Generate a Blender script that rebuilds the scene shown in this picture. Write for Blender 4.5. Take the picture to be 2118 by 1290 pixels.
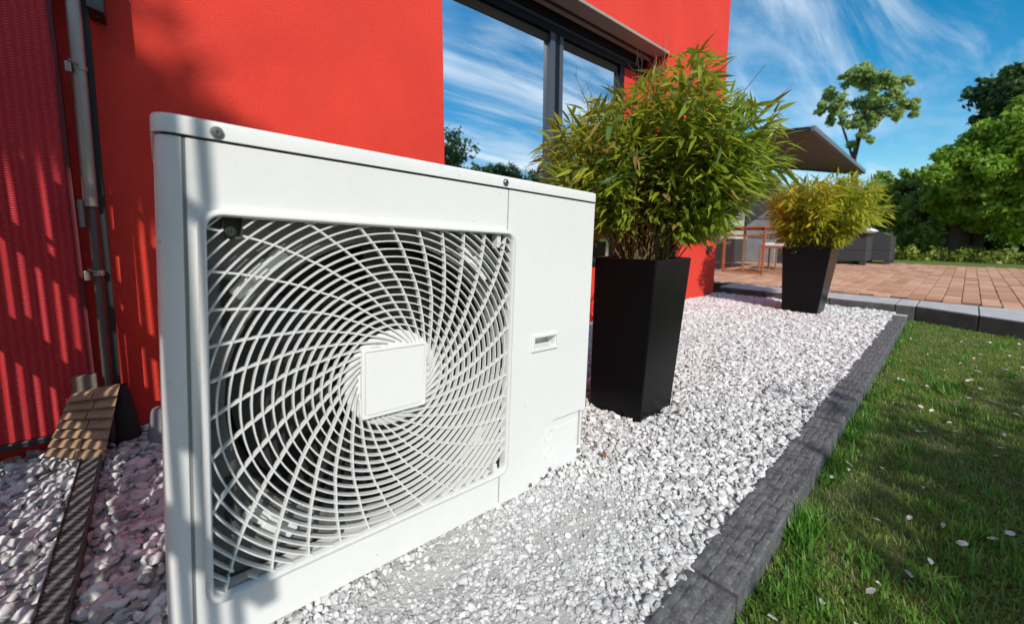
import bpy, math, random
import numpy as np
from mathutils import Matrix, Vector, Euler
random.seed(7); rng = np.random.default_rng(11)
for _o in list(bpy.data.objects): bpy.data.objects.remove(_o)
SC = bpy.context.scene; COL = SC.collection
R = math.radians

# ------------------------------------------------------------------ camera, world, sun, exposure
CAM_M = [[0.7471229586, -0.0720977616, 0.6607641012],
         [-0.6646692945, -0.0880547341, 0.7419306522],
         [0.0046918679, -0.9935030330, -0.1137088818]]
cam = bpy.data.cameras.new('camera'); cam_o = bpy.data.objects.new('camera', cam); COL.objects.link(cam_o)
m = Matrix(CAM_M)
rot = Matrix((m.col[0], -m.col[1], -m.col[2])).transposed()
cam_o.matrix_world = Matrix.Translation((0, 0, 0.755)) @ rot.to_4x4()
cam.sensor_width = 36; cam.lens = 834 / 2118 * 36
cam.shift_x = -8 / 2118; cam.shift_y = -71 / 2118
cam.clip_start = 0.02; cam.clip_end = 2000
cam.dof.use_dof = True; cam.dof.focus_distance = 1.25; cam.dof.aperture_fstop = 2.8
SC.camera = cam_o

SUN = Vector((-0.40, -0.70, 0.59)).normalized()          # direction towards the sun
SUN_STRENGTH = 3.3; SKY_STRENGTH = 0.15; EXPOSURE = 0.38
elev = math.asin(SUN.z); azim = math.atan2(SUN.x, SUN.y)
w = bpy.data.worlds.new('World'); SC.world = w; w.use_nodes = True
nt = w.node_tree; nt.nodes.clear()
def N(t, tree, **kw):
    n = tree.nodes.new(t)
    for k, v in kw.items(): setattr(n, k, v)
    return n
sky = N('ShaderNodeTexSky', nt, sky_type='NISHITA', sun_disc=False)
sky.sun_elevation = elev; sky.sun_rotation = azim; sky.air_density = 1.0; sky.dust_density = 0.3; sky.ozone_density = 2.5
hs = N('ShaderNodeHueSaturation', nt); hs.inputs['Saturation'].default_value = 1.48; hs.inputs['Value'].default_value = 0.71; hs.inputs['Hue'].default_value = 0.487
nt.links.new(sky.outputs[0], hs.inputs['Color'])
tc = N('ShaderNodeTexCoord', nt); sp = N('ShaderNodeSeparateXYZ', nt); nt.links.new(tc.outputs['Generated'], sp.inputs[0])
zz = N('ShaderNodeMath', nt, operation='MAXIMUM'); nt.links.new(sp.outputs['Z'], zz.inputs[0]); zz.inputs[1].default_value = 0.02
za = N('ShaderNodeMath', nt, operation='ADD'); nt.links.new(zz.outputs[0], za.inputs[0]); za.inputs[1].default_value = 0.12
dx = N('ShaderNodeMath', nt, operation='DIVIDE'); nt.links.new(sp.outputs['X'], dx.inputs[0]); nt.links.new(za.outputs[0], dx.inputs[1])
dy = N('ShaderNodeMath', nt, operation='DIVIDE'); nt.links.new(sp.outputs['Y'], dy.inputs[0]); nt.links.new(za.outputs[0], dy.inputs[1])
cb = N('ShaderNodeCombineXYZ', nt); nt.links.new(dx.outputs[0], cb.inputs[0]); nt.links.new(dy.outputs[0], cb.inputs[1])
def cloud(rotz, scale, sc, det, dist, lo, hi, amt):
    mp = N('ShaderNodeMapping', nt); mp.inputs['Rotation'].default_value = (0, 0, rotz); mp.inputs['Scale'].default_value = scale
    nt.links.new(cb.outputs[0], mp.inputs['Vector'])
    no = N('ShaderNodeTexNoise', nt); no.inputs['Scale'].default_value = sc; no.inputs['Detail'].default_value = det
    no.inputs['Roughness'].default_value = 0.6; no.inputs['Distortion'].default_value = dist
    nt.links.new(mp.outputs[0], no.inputs['Vector'])
    mr = N('ShaderNodeMapRange', nt); mr.interpolation_type = 'SMOOTHSTEP'
    mr.inputs['From Min'].default_value = lo; mr.inputs['From Max'].default_value = hi; mr.inputs['To Max'].default_value = amt
    nt.links.new(no.outputs[0], mr.inputs['Value'])
    return mr
c1 = cloud(R(35), (0.35, 1.6, 1), 1.3, 9, 0.8, 0.43, 0.72, 0.85)
c2 = cloud(R(20), (0.8, 1.0, 1), 0.55, 5, 0.4, 0.46, 0.75, 0.55)
mx = N('ShaderNodeMath', nt, operation='ADD', use_clamp=True); nt.links.new(c1.outputs[0], mx.inputs[0]); nt.links.new(c2.outputs[0], mx.inputs[1])
mix = N('ShaderNodeMix', nt, data_type='RGBA'); nt.links.new(mx.outputs[0], mix.inputs[0]); nt.links.new(hs.outputs[0], mix.inputs[6])
mix.inputs[7].default_value = (4.6, 5.2, 5.8, 1)
bg = N('ShaderNodeBackground', nt); nt.links.new(mix.outputs[2], bg.inputs[0]); bg.inputs[1].default_value = SKY_STRENGTH
wo = N('ShaderNodeOutputWorld', nt); nt.links.new(bg.outputs[0], wo.inputs[0])

sl = bpy.data.lights.new('sun', 'SUN'); sl.energy = SUN_STRENGTH; sl.angle = R(0.5); sl.color = (1.0, 0.95, 0.87)
so = bpy.data.objects.new('sun', sl); COL.objects.link(so)
so.rotation_euler = SUN.to_track_quat('Z', 'Y').to_euler()
SC.view_settings.view_transform = 'Standard'; SC.view_settings.look = 'None'
SC.view_settings.exposure = EXPOSURE; SC.view_settings.gamma = 1; SC.view_settings.use_curve_mapping = False
SC.render.engine = 'CYCLES'
SC.cycles.use_denoising = True; SC.cycles.max_bounces = 8; SC.cycles.transparent_max_bounces = 8
SC.cycles.caustics_reflective = False; SC.cycles.caustics_refractive = False; SC.cycles.sample_clamp_indirect = 6

# ------------------------------------------------------------------ mesh helpers
class MB:
    def __init__(s): s.v = []; s.f = []
    def add(s, vs, fs):
        b = len(s.v); s.v.extend([tuple(map(float, p)) for p in vs]); s.f.extend([tuple(i + b for i in f) for f in fs]); return s
    def box(s, a, b):
        x0, y0, z0 = a; x1, y1, z1 = b
        return s.add([(x0,y0,z0),(x1,y0,z0),(x1,y1,z0),(x0,y1,z0),(x0,y0,z1),(x1,y0,z1),(x1,y1,z1),(x0,y1,z1)],
              [(0,3,2,1),(4,5,6,7),(0,1,5,4),(1,2,6,5),(2,3,7,6),(3,0,4,7)])
    def hexa(s, lo, hi):                              # two quads, bottom then top, both counter-clockwise from above
        return s.add(list(lo) + list(hi), [(0,3,2,1),(4,5,6,7),(0,1,5,4),(1,2,6,5),(2,3,7,6),(3,0,4,7)])
    def tube(s, pts, r, n=8, cap=True):
        pts = [Vector(p) for p in pts]; rs = r if isinstance(r, (list, tuple)) else [r] * len(pts)
        vs = []; up = Vector((0.123, 0.31, 0.94))
        for i, p in enumerate(pts):
            d = (pts[min(i + 1, len(pts) - 1)] - pts[max(i - 1, 0)]).normalized()
            a = d.cross(up)
            if a.length < 1e-3: a = d.cross(Vector((1, 0, 0)))
            a.normalize(); b = d.cross(a)
            for k in range(n):
                t = 2 * math.pi * k / n; vs.append(p + (a * math.cos(t) + b * math.sin(t)) * rs[i])
        fs = [(i*n+k, i*n+(k+1)%n, (i+1)*n+(k+1)%n, (i+1)*n+k) for i in range(len(pts)-1) for k in range(n)]
        if cap: fs += [tuple(range(n))[::-1], tuple(range((len(pts)-1)*n, len(pts)*n))]
        return s.add(vs, fs)
    def lathe(s, prof, n=24, axis='Z', o=(0,0,0), cap=False):      # prof [(r, h)]
        vs = []
        for r, h in prof:
            for k in range(n):
                t = 2*math.pi*k/n; c, d = r*math.cos(t), r*math.sin(t)
                p = (c, d, h) if axis == 'Z' else (c, h, d)
                vs.append((p[0]+o[0], p[1]+o[1], p[2]+o[2]))
        fs = [(i*n+k, i*n+(k+1)%n, (i+1)*n+(k+1)%n, (i+1)*n+k) for i in range(len(prof)-1) for k in range(n)]
        if cap: fs += [tuple(range(n)), tuple(range((len(prof)-1)*n, len(prof)*n))]
        return s.add(vs, fs)
    def strip(s, pts, t, y0, y1):                     # ribbon following 2-D (x, z) points, thickness t, from depth y0 to y1
        P = np.array(pts, float); T = np.gradient(P, axis=0); T /= np.linalg.norm(T, axis=1)[:, None] + 1e-12
        Nn = np.column_stack([-T[:, 1], T[:, 0]]) * t / 2
        vs = []
        for p, q in zip(P, Nn):
            a = p + q; b = p - q
            vs += [(a[0], y0, a[1]), (b[0], y0, b[1]), (b[0], y1, b[1]), (a[0], y1, a[1])]
        fs = [(i*4+k, i*4+(k+1)%4, i*4+4+(k+1)%4, i*4+4+k) for i in range(len(P)-1) for k in range(4)]
        n = len(P) - 1; fs += [(3,2,1,0), (n*4, n*4+1, n*4+2, n*4+3)]
        return s.add(vs, fs)
    def plate(s, us, vs_, inside, d0, d1, fn):        # grid plate with holes; fn(u, v, d) -> point
        us = sorted(set(us)); vv = sorted(set(vs_)); nu, nv = len(us), len(vv)
        ins = [[inside((us[i]+us[i+1])/2, (vv[j]+vv[j+1])/2) for j in range(nv-1)] for i in range(nu-1)]
        idx = {}; V = []; F = []
        def vid(i, j, k):
            if (i,j,k) not in idx: idx[(i,j,k)] = len(V); V.append(fn(us[i], vv[j], d1 if k else d0))
            return idx[(i,j,k)]
        g = lambda i, j: 0 <= i < nu-1 and 0 <= j < nv-1 and ins[i][j]
        for i in range(nu-1):
            for j in range(nv-1):
                if not ins[i][j]: continue
                F.append((vid(i,j,0), vid(i+1,j,0), vid(i+1,j+1,0), vid(i,j+1,0)))
                F.append((vid(i,j,1), vid(i,j+1,1), vid(i+1,j+1,1), vid(i+1,j,1)))
                if not g(i-1,j): F.append((vid(i,j,0), vid(i,j+1,0), vid(i,j+1,1), vid(i,j,1)))
                if not g(i+1,j): F.append((vid(i+1,j,0), vid(i+1,j,1), vid(i+1,j+1,1), vid(i+1,j+1,0)))
                if not g(i,j-1): F.append((vid(i,j,0), vid(i,j,1), vid(i+1,j,1), vid(i+1,j,0)))
                if not g(i,j+1): F.append((vid(i,j+1,0), vid(i+1,j+1,0), vid(i+1,j+1,1), vid(i,j+1,1)))
        return s.add(V, F)
    def xf(s, M):
        s.v = [tuple(M @ Vector(p)) for p in s.v]; return s
    def mesh(s, name, mat, smooth=False, bevel=0, seg=2):
        me = bpy.data.meshes.new(name); me.from_pydata(s.v, [], s.f); me.validate()
        import bmesh
        bm = bmesh.new(); bm.from_mesh(me)
        bmesh.ops.recalc_face_normals(bm, faces=bm.faces)
        if bevel:
            ed = [e for e in bm.edges if len(e.link_faces) == 2 and e.calc_face_angle(0) > R(25)]
            bmesh.ops.bevel(bm, geom=ed, offset=bevel, segments=seg, affect='EDGES', profile=0.5, clamp_overlap=True)
        bm.to_mesh(me); bm.free()
        if mat: me.materials.append(mat)
        if smooth:
            me.shade_smooth()
            try: me.set_sharp_from_angle(angle=R(smooth if smooth > 1 else 35))
            except Exception: pass
        return me
    def obj(s, name, mat, parent=None, smooth=False, bevel=0, seg=2, loc=None):
        return put(name, s.mesh(name, mat, smooth, bevel, seg), parent, loc)
def put(name, me, parent=None, loc=None):
    o = bpy.data.objects.new(name, me); COL.objects.link(o)
    if parent: o.parent = parent
    if loc: o.location = loc
    return o
def quads(name, V, F, mat, smooth=False):             # fast mesh from numpy, F (n,k)
    me = bpy.data.meshes.new(name); V = np.asarray(V, np.float32); F = np.asarray(F, np.int32)
    me.vertices.add(len(V)); me.vertices.foreach_set('co', V.ravel())
    k = F.shape[1]; me.loops.add(F.size); me.loops.foreach_set('vertex_index', F.ravel())
    me.polygons.add(len(F)); me.polygons.foreach_set('loop_start', np.arange(0, F.size, k, dtype=np.int32))
    me.polygons.foreach_set('loop_total', np.full(len(F), k, np.int32))
    if smooth: me.polygons.foreach_set('use_smooth', np.ones(len(F), bool))
    me.update(calc_edges=True)
    if mat: me.materials.append(mat)
    return me
def tag(o, label=None, cat=None, group=None, kind=None):
    if label: o['label'] = label
    if cat: o['category'] = cat
    if group: o['group'] = group
    if kind: o['kind'] = kind
    return o
def empty(name, loc=(0,0,0), label=None, cat=None, group=None):
    o = bpy.data.objects.new(name, None); COL.objects.link(o); o.location = loc; o.empty_display_size = 0.05
    return tag(o, label, cat, group)

# ------------------------------------------------------------------ materials
def mat(name, col, rough=0.6, metal=0.0, noise=None, bump=None, spec=0.5, coat=0, trans=0, stains=None):
    """noise = (scale, col2, lo, hi); bump = [(scale, strength, distance)]; stains = (scale, col, amount)"""
    m_ = bpy.data.materials.new(name); m_.use_nodes = True; t = m_.node_tree
    b = t.nodes['Principled BSDF']; b.inputs['Base Color'].default_value = (*col, 1); b.inputs['Roughness'].default_value = rough
    b.inputs['Metallic'].default_value = metal; b.inputs['Specular IOR Level'].default_value = spec
    if coat: b.inputs['Coat Weight'].default_value = coat; b.inputs['Coat Roughness'].default_value = 0.1
    co = N('ShaderNodeTexCoord', t); src = None
    def noi(scale, detail=4, rg=0.55):
        n = N('ShaderNodeTexNoise', t); n.inputs['Scale'].default_value = scale; n.inputs['Detail'].default_value = detail
        n.inputs['Roughness'].default_value = rg; t.links.new(co.outputs['Object'], n.inputs['Vector']); return n
    def ramp(o, lo, hi, a=0., c=1.):
        r = N('ShaderNodeMapRange', t); r.inputs['From Min'].default_value = lo; r.inputs['From Max'].default_value = hi
        r.inputs['To Min'].default_value = a; r.inputs['To Max'].default_value = c; t.links.new(o, r.inputs['Value']); return r
    def mixc(f, a, c2):
        x = N('ShaderNodeMix', t, data_type='RGBA'); t.links.new(f, x.inputs[0])
        if isinstance(a, tuple): x.inputs[6].default_value = (*a, 1)
        else: t.links.new(a, x.inputs[6])
        x.inputs[7].default_value = (*c2, 1); return x.outputs[2]
    if noise:
        sc_, c2, lo, hi = noise; src = mixc(ramp(noi(sc_).outputs[0], lo, hi).outputs[0], col, c2)
    if stains:
        sc_, c2, am = stains
        src = mixc(ramp(noi(sc_, 8, 0.7).outputs[0], 0.52, 0.72, 0, am).outputs[0], src if src else col, c2)
    if src: t.links.new(src, b.inputs['Base Color'])
    if bump:
        prev = None
        for sc_, st, di in bump:
            bn = N('ShaderNodeBump', t); bn.inputs['Strength'].default_value = st; bn.inputs['Distance'].default_value = di
            t.links.new(noi(sc_, 5).outputs[0], bn.inputs['Height'])
            if prev: t.links.new(prev.outputs[0], bn.inputs['Normal'])
            prev = bn
        t.links.new(prev.outputs[0], b.inputs['Normal'])
    if trans:
        out = t.nodes['Material Output']; tr = N('ShaderNodeBsdfTranslucent', t)
        if src: t.links.new(src, tr.inputs[0])
        else: tr.inputs[0].default_value = (*col, 1)
        ms = N('ShaderNodeMixShader', t); ms.inputs[0].default_value = trans
        t.links.new(b.outputs[0], ms.inputs[1]); t.links.new(tr.outputs[0], ms.inputs[2]); t.links.new(ms.outputs[0], out.inputs[0])
    return m_
def objvar(m_, col_a, col_b, seed_attr=None):
    """colour varies per object (or per instance) between two colours"""
    t = m_.node_tree; b = t.nodes['Principled BSDF']
    oi = N('ShaderNodeObjectInfo', t); x = N('ShaderNodeMix', t, data_type='RGBA')
    if seed_attr:
        a = N('ShaderNodeAttribute', t); a.attribute_name = seed_attr; a.attribute_type = 'INSTANCER'; t.links.new(a.outputs['Fac'], x.inputs[0])
    else: t.links.new(oi.outputs['Random'], x.inputs[0])
    x.inputs[6].default_value = (*col_a, 1); x.inputs[7].default_value = (*col_b, 1)
    t.links.new(x.outputs[2], b.inputs['Base Color'])
    for n in t.nodes:
        if n.type == 'BSDF_TRANSLUCENT': t.links.new(x.outputs[2], n.inputs[0])
    return m_
def islandvar(m_, cols, scale=1.0):
    """colour varies per mesh island (leaf) through a ramp"""
    t = m_.node_tree; b = t.nodes['Principled BSDF']
    g = N('ShaderNodeNewGeometry', t); r = N('ShaderNodeValToRGB', t)
    el = r.color_ramp.elements
    for i, c in enumerate(cols):
        e = el[i] if i < 2 else el.new(0.5)
        e.position = i / (len(cols) - 1)
    for i, c in enumerate(cols): el[i].color = (*c, 1)
    t.links.new(g.outputs['Random Per Island'], r.inputs[0]); t.links.new(r.outputs[0], b.inputs['Base Color'])
    for n in t.nodes:
        if n.type == 'BSDF_TRANSLUCENT': t.links.new(r.outputs[0], n.inputs[0])
    return m_

RED = mat('red_stucco', (0.72, 0.054, 0.032), 0.85, noise=(2.2, (0.62, 0.042, 0.028), 0.35, 0.7), bump=[(190, 0.8, 0.004), (45, 0.35, 0.005)], stains=(5, (0.60, 0.06, 0.045), 0.4), spec=0.25)
WHITE = mat('white_paint', (0.75, 0.757, 0.742), 0.32, noise=(2.5, (0.71, 0.717, 0.70), 0.4, 0.7), stains=(45, (0.56, 0.56, 0.53), 0.18), spec=0.5)
PLASTIC = mat('white_plastic', (0.68, 0.685, 0.672), 0.38, stains=(90, (0.42, 0.42, 0.40), 0.22))
PLATE = mat('hub_plastic', (0.77, 0.77, 0.76), 0.4, stains=(40, (0.62, 0.62, 0.60), 0.25))
SHROUD = mat('dirty_grey_sheet', (0.15, 0.152, 0.15), 0.65, noise=(9, (0.085, 0.085, 0.083), 0.35, 0.7), stains=(35, (0.03, 0.03, 0.028), 0.85))
BLACKIN = mat('dark_inside', (0.012, 0.012, 0.012), 0.7)
FANM = mat('dark_fan', (0.02, 0.02, 0.021), 0.4)
def specks(m_, scale, lo, col):
    t = m_.node_tree; b = t.nodes['Principled BSDF']; src = b.inputs['Base Color'].links[0].from_socket
    co = N('ShaderNodeTexCoord', t); n = N('ShaderNodeTexNoise', t); n.inputs['Scale'].default_value = scale; n.inputs['Detail'].default_value = 1
    t.links.new(co.outputs['Object'], n.inputs['Vector']); r = N('ShaderNodeMapRange', t); r.inputs['From Min'].default_value = lo; r.inputs['From Max'].default_value = lo+.03; r.inputs['To Max'].default_value = .8
    t.links.new(n.outputs[0], r.inputs['Value']); x = N('ShaderNodeMix', t, data_type='RGBA'); t.links.new(r.outputs[0], x.inputs[0]); t.links.new(src, x.inputs[6]); x.inputs[7].default_value = (*col, 1)
    t.links.new(x.outputs[2], b.inputs['Base Color'])
specks(WHITE, 130, 0.765, (.20, .19, .17)); specks(PLASTIC, 150, 0.75, (.18, .17, .15))
STEEL = mat('screw_steel', (0.30, 0.30, 0.29), 0.35, metal=0.9)
DARKGAP = mat('dark_gap', (0.015, 0.015, 0.015), 0.9)
BLACKPOT = mat('black_planter', (0.003, 0.003, 0.0033), 0.33, spec=0.22, bump=[(14, 0.08, 0.004)])
SOIL = mat('soil', (0.035, 0.024, 0.016), 0.95, bump=[(60, 0.8, 0.01)])
GALV = mat('galvanised_tube', (0.30, 0.265, 0.23), 0.38, metal=0.55, stains=(30, (0.24, 0.20, 0.16), 0.6))
ANTH = mat('anthracite', (0.022, 0.023, 0.027), 0.4)
FRAME = mat('dark_window_frame', (0.006, 0.006, 0.009), 0.4, spec=0.25)
FRAMEG = mat('grey_frame_profile', (0.07, 0.08, 0.10), 0.35, metal=0.2)
SOFFIT = mat('beige_soffit', (0.33, 0.30, 0.26), 0.6, noise=(4, (0.28, 0.255, 0.22), 0.4, 0.7))
BROWN = mat('dark_brown_blind', (0.05, 0.034, 0.018), 0.6, bump=[(80, 0.3, 0.004)])
GLASS = mat('coated_glass', (0.80, 0.86, 0.90), 0.0, metal=1.0)
KERBM = mat('dark_kerb', (0.135, 0.135, 0.137), 0.8, noise=(30, (0.045, 0.045, 0.047), 0.35, 0.7), bump=[(420, 0.8, 0.002), (110, 0.35, 0.002)], stains=(140, (0.34, 0.34, 0.33), 0.75))
PTOP = mat('pale_stone', (0.50, 0.49, 0.49), 0.8, noise=(9, (0.38, 0.375, 0.375), 0.35, 0.7), bump=[(120, 0.5, 0.003)])  # pale stone; on the patio kerb tops it paints in the sunlit brightness
PKERB = mat('shade_darkened_kerb', (0.10, 0.097, 0.095), 0.85, noise=(12, (0.06, 0.058, 0.057), 0.35, 0.7), bump=[(120, 0.5, 0.003)])  # dark stone colour with the shade of the kerb fronts painted in
SAND = mat('pale_sand', (0.60, 0.592, 0.56), 0.95, noise=(9, (0.50, 0.492, 0.465), 0.35, 0.7), bump=[(500, 0.9, 0.003), (120, 0.9, 0.006)], stains=(150, (0.30, 0.295, 0.28), 0.5))
STONE = objvar(mat('white_stone', (0.6, 0.6, 0.6), 0.75, bump=[(60, 0.3, 0.004)]), (0.26, 0.255, 0.255), (0.78, 0.775, 0.77), 'tone')
LAWN = mat('lawn_soil', (0.10, 0.12, 0.035), 0.95, noise=(11, (0.14, 0.11, 0.06), 0.42, 0.68), bump=[(160, 1.0, 0.008)])
FARLAWN = mat('far_lawn', (0.14, 0.19, 0.025), 0.9, noise=(6, (0.09, 0.13, 0.02), 0.4, 0.7), bump=[(150, 1, 0.01)])
GRASSM = islandvar(mat('grass_blades', (0.07, 0.12, 0.02), 0.5, trans=0.4), [(0.12, 0.21, 0.03), (0.20, 0.31, 0.05), (0.32, 0.36, 0.09), (0.42, 0.36, 0.18)])
GRASSG = islandvar(mat('green_grass_blades', (0.07, 0.14, 0.02), 0.45, trans=0.45), [(0.08, 0.22, 0.025), (0.12, 0.31, 0.035), (0.19, 0.38, 0.05)])
PETAL = mat('white_petal', (0.80, 0.72, 0.70), 0.6, trans=0.25)
DRYLEAF = objvar(mat('dry_leaf', (0.2, 0.07, 0.03), 0.7), (0.17, 0.06, 0.03), (0.30, 0.15, 0.06))
BRICKM = objvar(mat('paving_brick', (0.4, 0.2, 0.14), 0.85, bump=[(90, 0.4, 0.003)]), (0.42, 0.205, 0.115), (0.62, 0.36, 0.235))
JOINT = mat('sandy_joint', (0.11, 0.075, 0.055), 0.95)
WOOD = mat('red_brown_wood', (0.40, 0.12, 0.055), 0.45, noise=(8, (0.28, 0.08, 0.04), 0.4, 0.7))
STEELLEG = mat('brown_metal_leg', (0.36, 0.22, 0.13), 0.4, metal=0.3)
CUSH = mat('white_cushion', (0.72, 0.73, 0.76), 0.8)
RATTAN = mat('charcoal_rattan', (0.042, 0.042, 0.046), 0.7, bump=[(70, 0.6, 0.01)])
TAUPE = mat('taupe_awning_cloth', (0.13, 0.10, 0.082), 0.8, noise=(2, (0.10, 0.08, 0.066), 0.4, 0.7))
BLUEGREY = mat('blue_grey_bar', (0.13, 0.15, 0.175), 0.4)
SCREENM = mat('grey_screen_board', (0.27, 0.28, 0.295), 0.7, noise=(5, (0.21, 0.22, 0.235), 0.4, 0.7))
CREAM = mat('cream_render', (0.66, 0.60, 0.49), 0.85, bump=[(60, 0.3, 0.004)])
CANE = islandvar(mat('bamboo_cane', (0.2, 0.13, 0.06), 0.55), [(0.10, 0.06, 0.03), (0.20, 0.13, 0.055), (0.30, 0.21, 0.09)])
BARK = mat('bark', (0.06, 0.042, 0.03), 0.95, noise=(12, (0.10, 0.07, 0.05), 0.4, 0.7), bump=[(30, 1, 0.03)])
SLATWOOD = mat('weathered_slat', (0.38, 0.24, 0.14), 0.5, noise=(25, (0.26, 0.16, 0.09), 0.4, 0.7))

def fabric_mat():
    m_ = mat('red_woven_fabric', (0.50, 0.012, 0.016), 0.75, trans=0.12); t = m_.node_tree; b = t.nodes['Principled BSDF']
    co = N('ShaderNodeTexCoord', t)
    def wv(axis, sc, dist):
        n = N('ShaderNodeTexWave', t, wave_type='BANDS', bands_direction=axis, wave_profile='SIN')
        n.inputs['Scale'].default_value = sc; n.inputs['Distortion'].default_value = dist; n.inputs['Detail'].default_value = 3
        n.inputs['Detail Scale'].default_value = 2.0
        t.links.new(co.outputs['Object'], n.inputs['Vector']); return n
    a = wv('Z', 42, 1.6); c = wv('X', 17, 1.2)
    mu = N('ShaderNodeMath', t, operation='MULTIPLY'); t.links.new(a.outputs['Fac'], mu.inputs[0]); t.links.new(c.outputs['Fac'], mu.inputs[1])
    x = N('ShaderNodeMix', t, data_type='RGBA'); t.links.new(mu.outputs[0], x.inputs[0])
    x.inputs[6].default_value = (0.46, 0.010, 0.016, 1); x.inputs[7].default_value = (0.72, 0.08, 0.085, 1)
    t.links.new(x.outputs[2], b.inputs['Base Color'])
    bn = N('ShaderNodeBump', t); bn.inputs['Strength'].default_value = 0.8; bn.inputs['Distance'].default_value = 0.004
    t.links.new(mu.outputs[0], bn.inputs['Height']); t.links.new(bn.outputs[0], b.inputs['Normal'])
    return m_
FABRIC = fabric_mat()

# ------------------------------------------------------------------ ground
GZ = -0.055
o = MB().add([(-400,-400,-0.30),(600,-400,-0.30),(600,400,-0.30),(-400,400,-0.30)], [(0,1,2,3)]).obj('ground', LAWN); tag(o, kind='structure')
o = MB().box((-30,-14,-0.28), (5.05,0.27,GZ)).obj('lawn', LAWN); tag(o, kind='structure')
o = MB().box((12.42,-60,-0.28), (90,60,0.085)).obj('far_lawn', FARLAWN); tag(o, kind='structure')

def gz(x, y):                                         # gravel bed height: banked under the raised left end of the heat pump
    x = np.asarray(x, float); y = np.asarray(y, float)
    s = np.clip((0.75 - x) / 0.8, 0, 1); s = s*s*(3-2*s)
    return 0.026 * s * np.exp(-((y - 0.90) / 0.26)**2)
nx, ny = 130, 44
gx = np.linspace(-1.6, 5.24, nx); gy = np.linspace(0.33, 2.09, ny)
X_, Y_ = np.meshgrid(gx, gy, indexing='ij'); Z_ = gz(X_, Y_) - 0.008
V = np.column_stack([X_.ravel(), Y_.ravel(), Z_.ravel()])
I = np.arange(nx*ny).reshape(nx, ny)
F = np.stack([I[:-1,:-1], I[1:,:-1], I[1:,1:], I[:-1,1:]], -1).reshape(-1, 4)
o = put('gravel_bed', quads('gravel_bed', V, F, SAND, True)); tag(o, kind='structure')

def gravel_group():
    ng = bpy.data.node_groups.new('gravel_nodes', 'GeometryNodeTree')
    ng.interface.new_socket('Geometry', in_out='INPUT', socket_type='NodeSocketGeometry')
    ng.interface.new_socket('Geometry', in_out='OUTPUT', socket_type='NodeSocketGeometry')
    gi = N('NodeGroupInput', ng); go = N('NodeGroupOutput', ng)
    jn = N('GeometryNodeJoinGeometry', ng)
    for k in range(7):
        ic = N('GeometryNodeMeshIcoSphere', ng); ic.inputs['Radius'].default_value = 1; ic.inputs['Subdivisions'].default_value = 3 if k < 4 else 2
        pos = N('GeometryNodeInputPosition', ng); ad = N('ShaderNodeVectorMath', ng, operation='ADD'); ad.inputs[1].default_value = (k*7.3, k*3.1, -k*5.7)
        ng.links.new(pos.outputs[0], ad.inputs[0])
        no = N('ShaderNodeTexNoise', ng); no.inputs['Scale'].default_value = 0.75; no.inputs['Detail'].default_value = 1.0
        ng.links.new(ad.outputs[0], no.inputs['Vector'])
        sb = N('ShaderNodeVectorMath', ng, operation='SUBTRACT'); sb.inputs[1].default_value = (0.5, 0.5, 0.5); ng.links.new(no.outputs['Color'], sb.inputs[0])
        vo = N('ShaderNodeTexVoronoi', ng); vo.inputs['Scale'].default_value = 0.8; ng.links.new(ad.outputs[0], vo.inputs['Vector'])
        ms = N('ShaderNodeMath', ng, operation='MULTIPLY_ADD'); ms.inputs[1].default_value = -0.75; ms.inputs[2].default_value = 1.30
        ng.links.new(vo.outputs['Distance'], ms.inputs[0])
        sc0 = N('ShaderNodeVectorMath', ng, operation='SCALE'); ng.links.new(pos.outputs[0], sc0.inputs[0]); ng.links.new(ms.outputs[0], sc0.inputs['Scale'])
        sc = N('ShaderNodeVectorMath', ng, operation='SCALE'); sc.inputs['Scale'].default_value = 1.5; ng.links.new(sb.outputs[0], sc.inputs[0])
        a2 = N('ShaderNodeVectorMath', ng, operation='ADD'); ng.links.new(sc0.outputs[0], a2.inputs[0]); ng.links.new(sc.outputs[0], a2.inputs[1])
        st = N('GeometryNodeSetPosition', ng); ng.links.new(ic.outputs['Mesh'], st.inputs['Geometry']); ng.links.new(a2.outputs[0], st.inputs['Position'])
        sm = N('GeometryNodeSetShadeSmooth', ng); sm.inputs['Shade Smooth'].default_value = k < 4; ng.links.new(st.outputs[0], sm.inputs['Geometry'])
        mt = N('GeometryNodeSetMaterial', ng); mt.inputs['Material'].default_value = STONE; ng.links.new(sm.outputs[0], mt.inputs['Geometry'])
        gti = N('GeometryNodeGeometryToInstance', ng); ng.links.new(mt.outputs[0], gti.inputs[0]); ng.links.new(gti.outputs[0], jn.inputs[0])
    iop = N('GeometryNodeInstanceOnPoints', ng); iop.inputs['Pick Instance'].default_value = True
    ng.links.new(gi.outputs[0], iop.inputs['Points']); ng.links.new(jn.outputs[0], iop.inputs['Instance'])
    def na(name, dt):
        n = N('GeometryNodeInputNamedAttribute', ng, data_type=dt); n.inputs['Name'].default_value = name; return n.outputs['Attribute']
    er = N('FunctionNodeEulerToRotation', ng); ng.links.new(na('rot', 'FLOAT_VECTOR'), er.inputs[0]); ng.links.new(er.outputs[0], iop.inputs['Rotation'])
    ng.links.new(na('siz', 'FLOAT_VECTOR'), iop.inputs['Scale']); ng.links.new(na('kind_index', 'INT'), iop.inputs['Instance Index'])
    ng.links.new(iop.outputs[0], go.inputs[0])
    return ng
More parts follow.
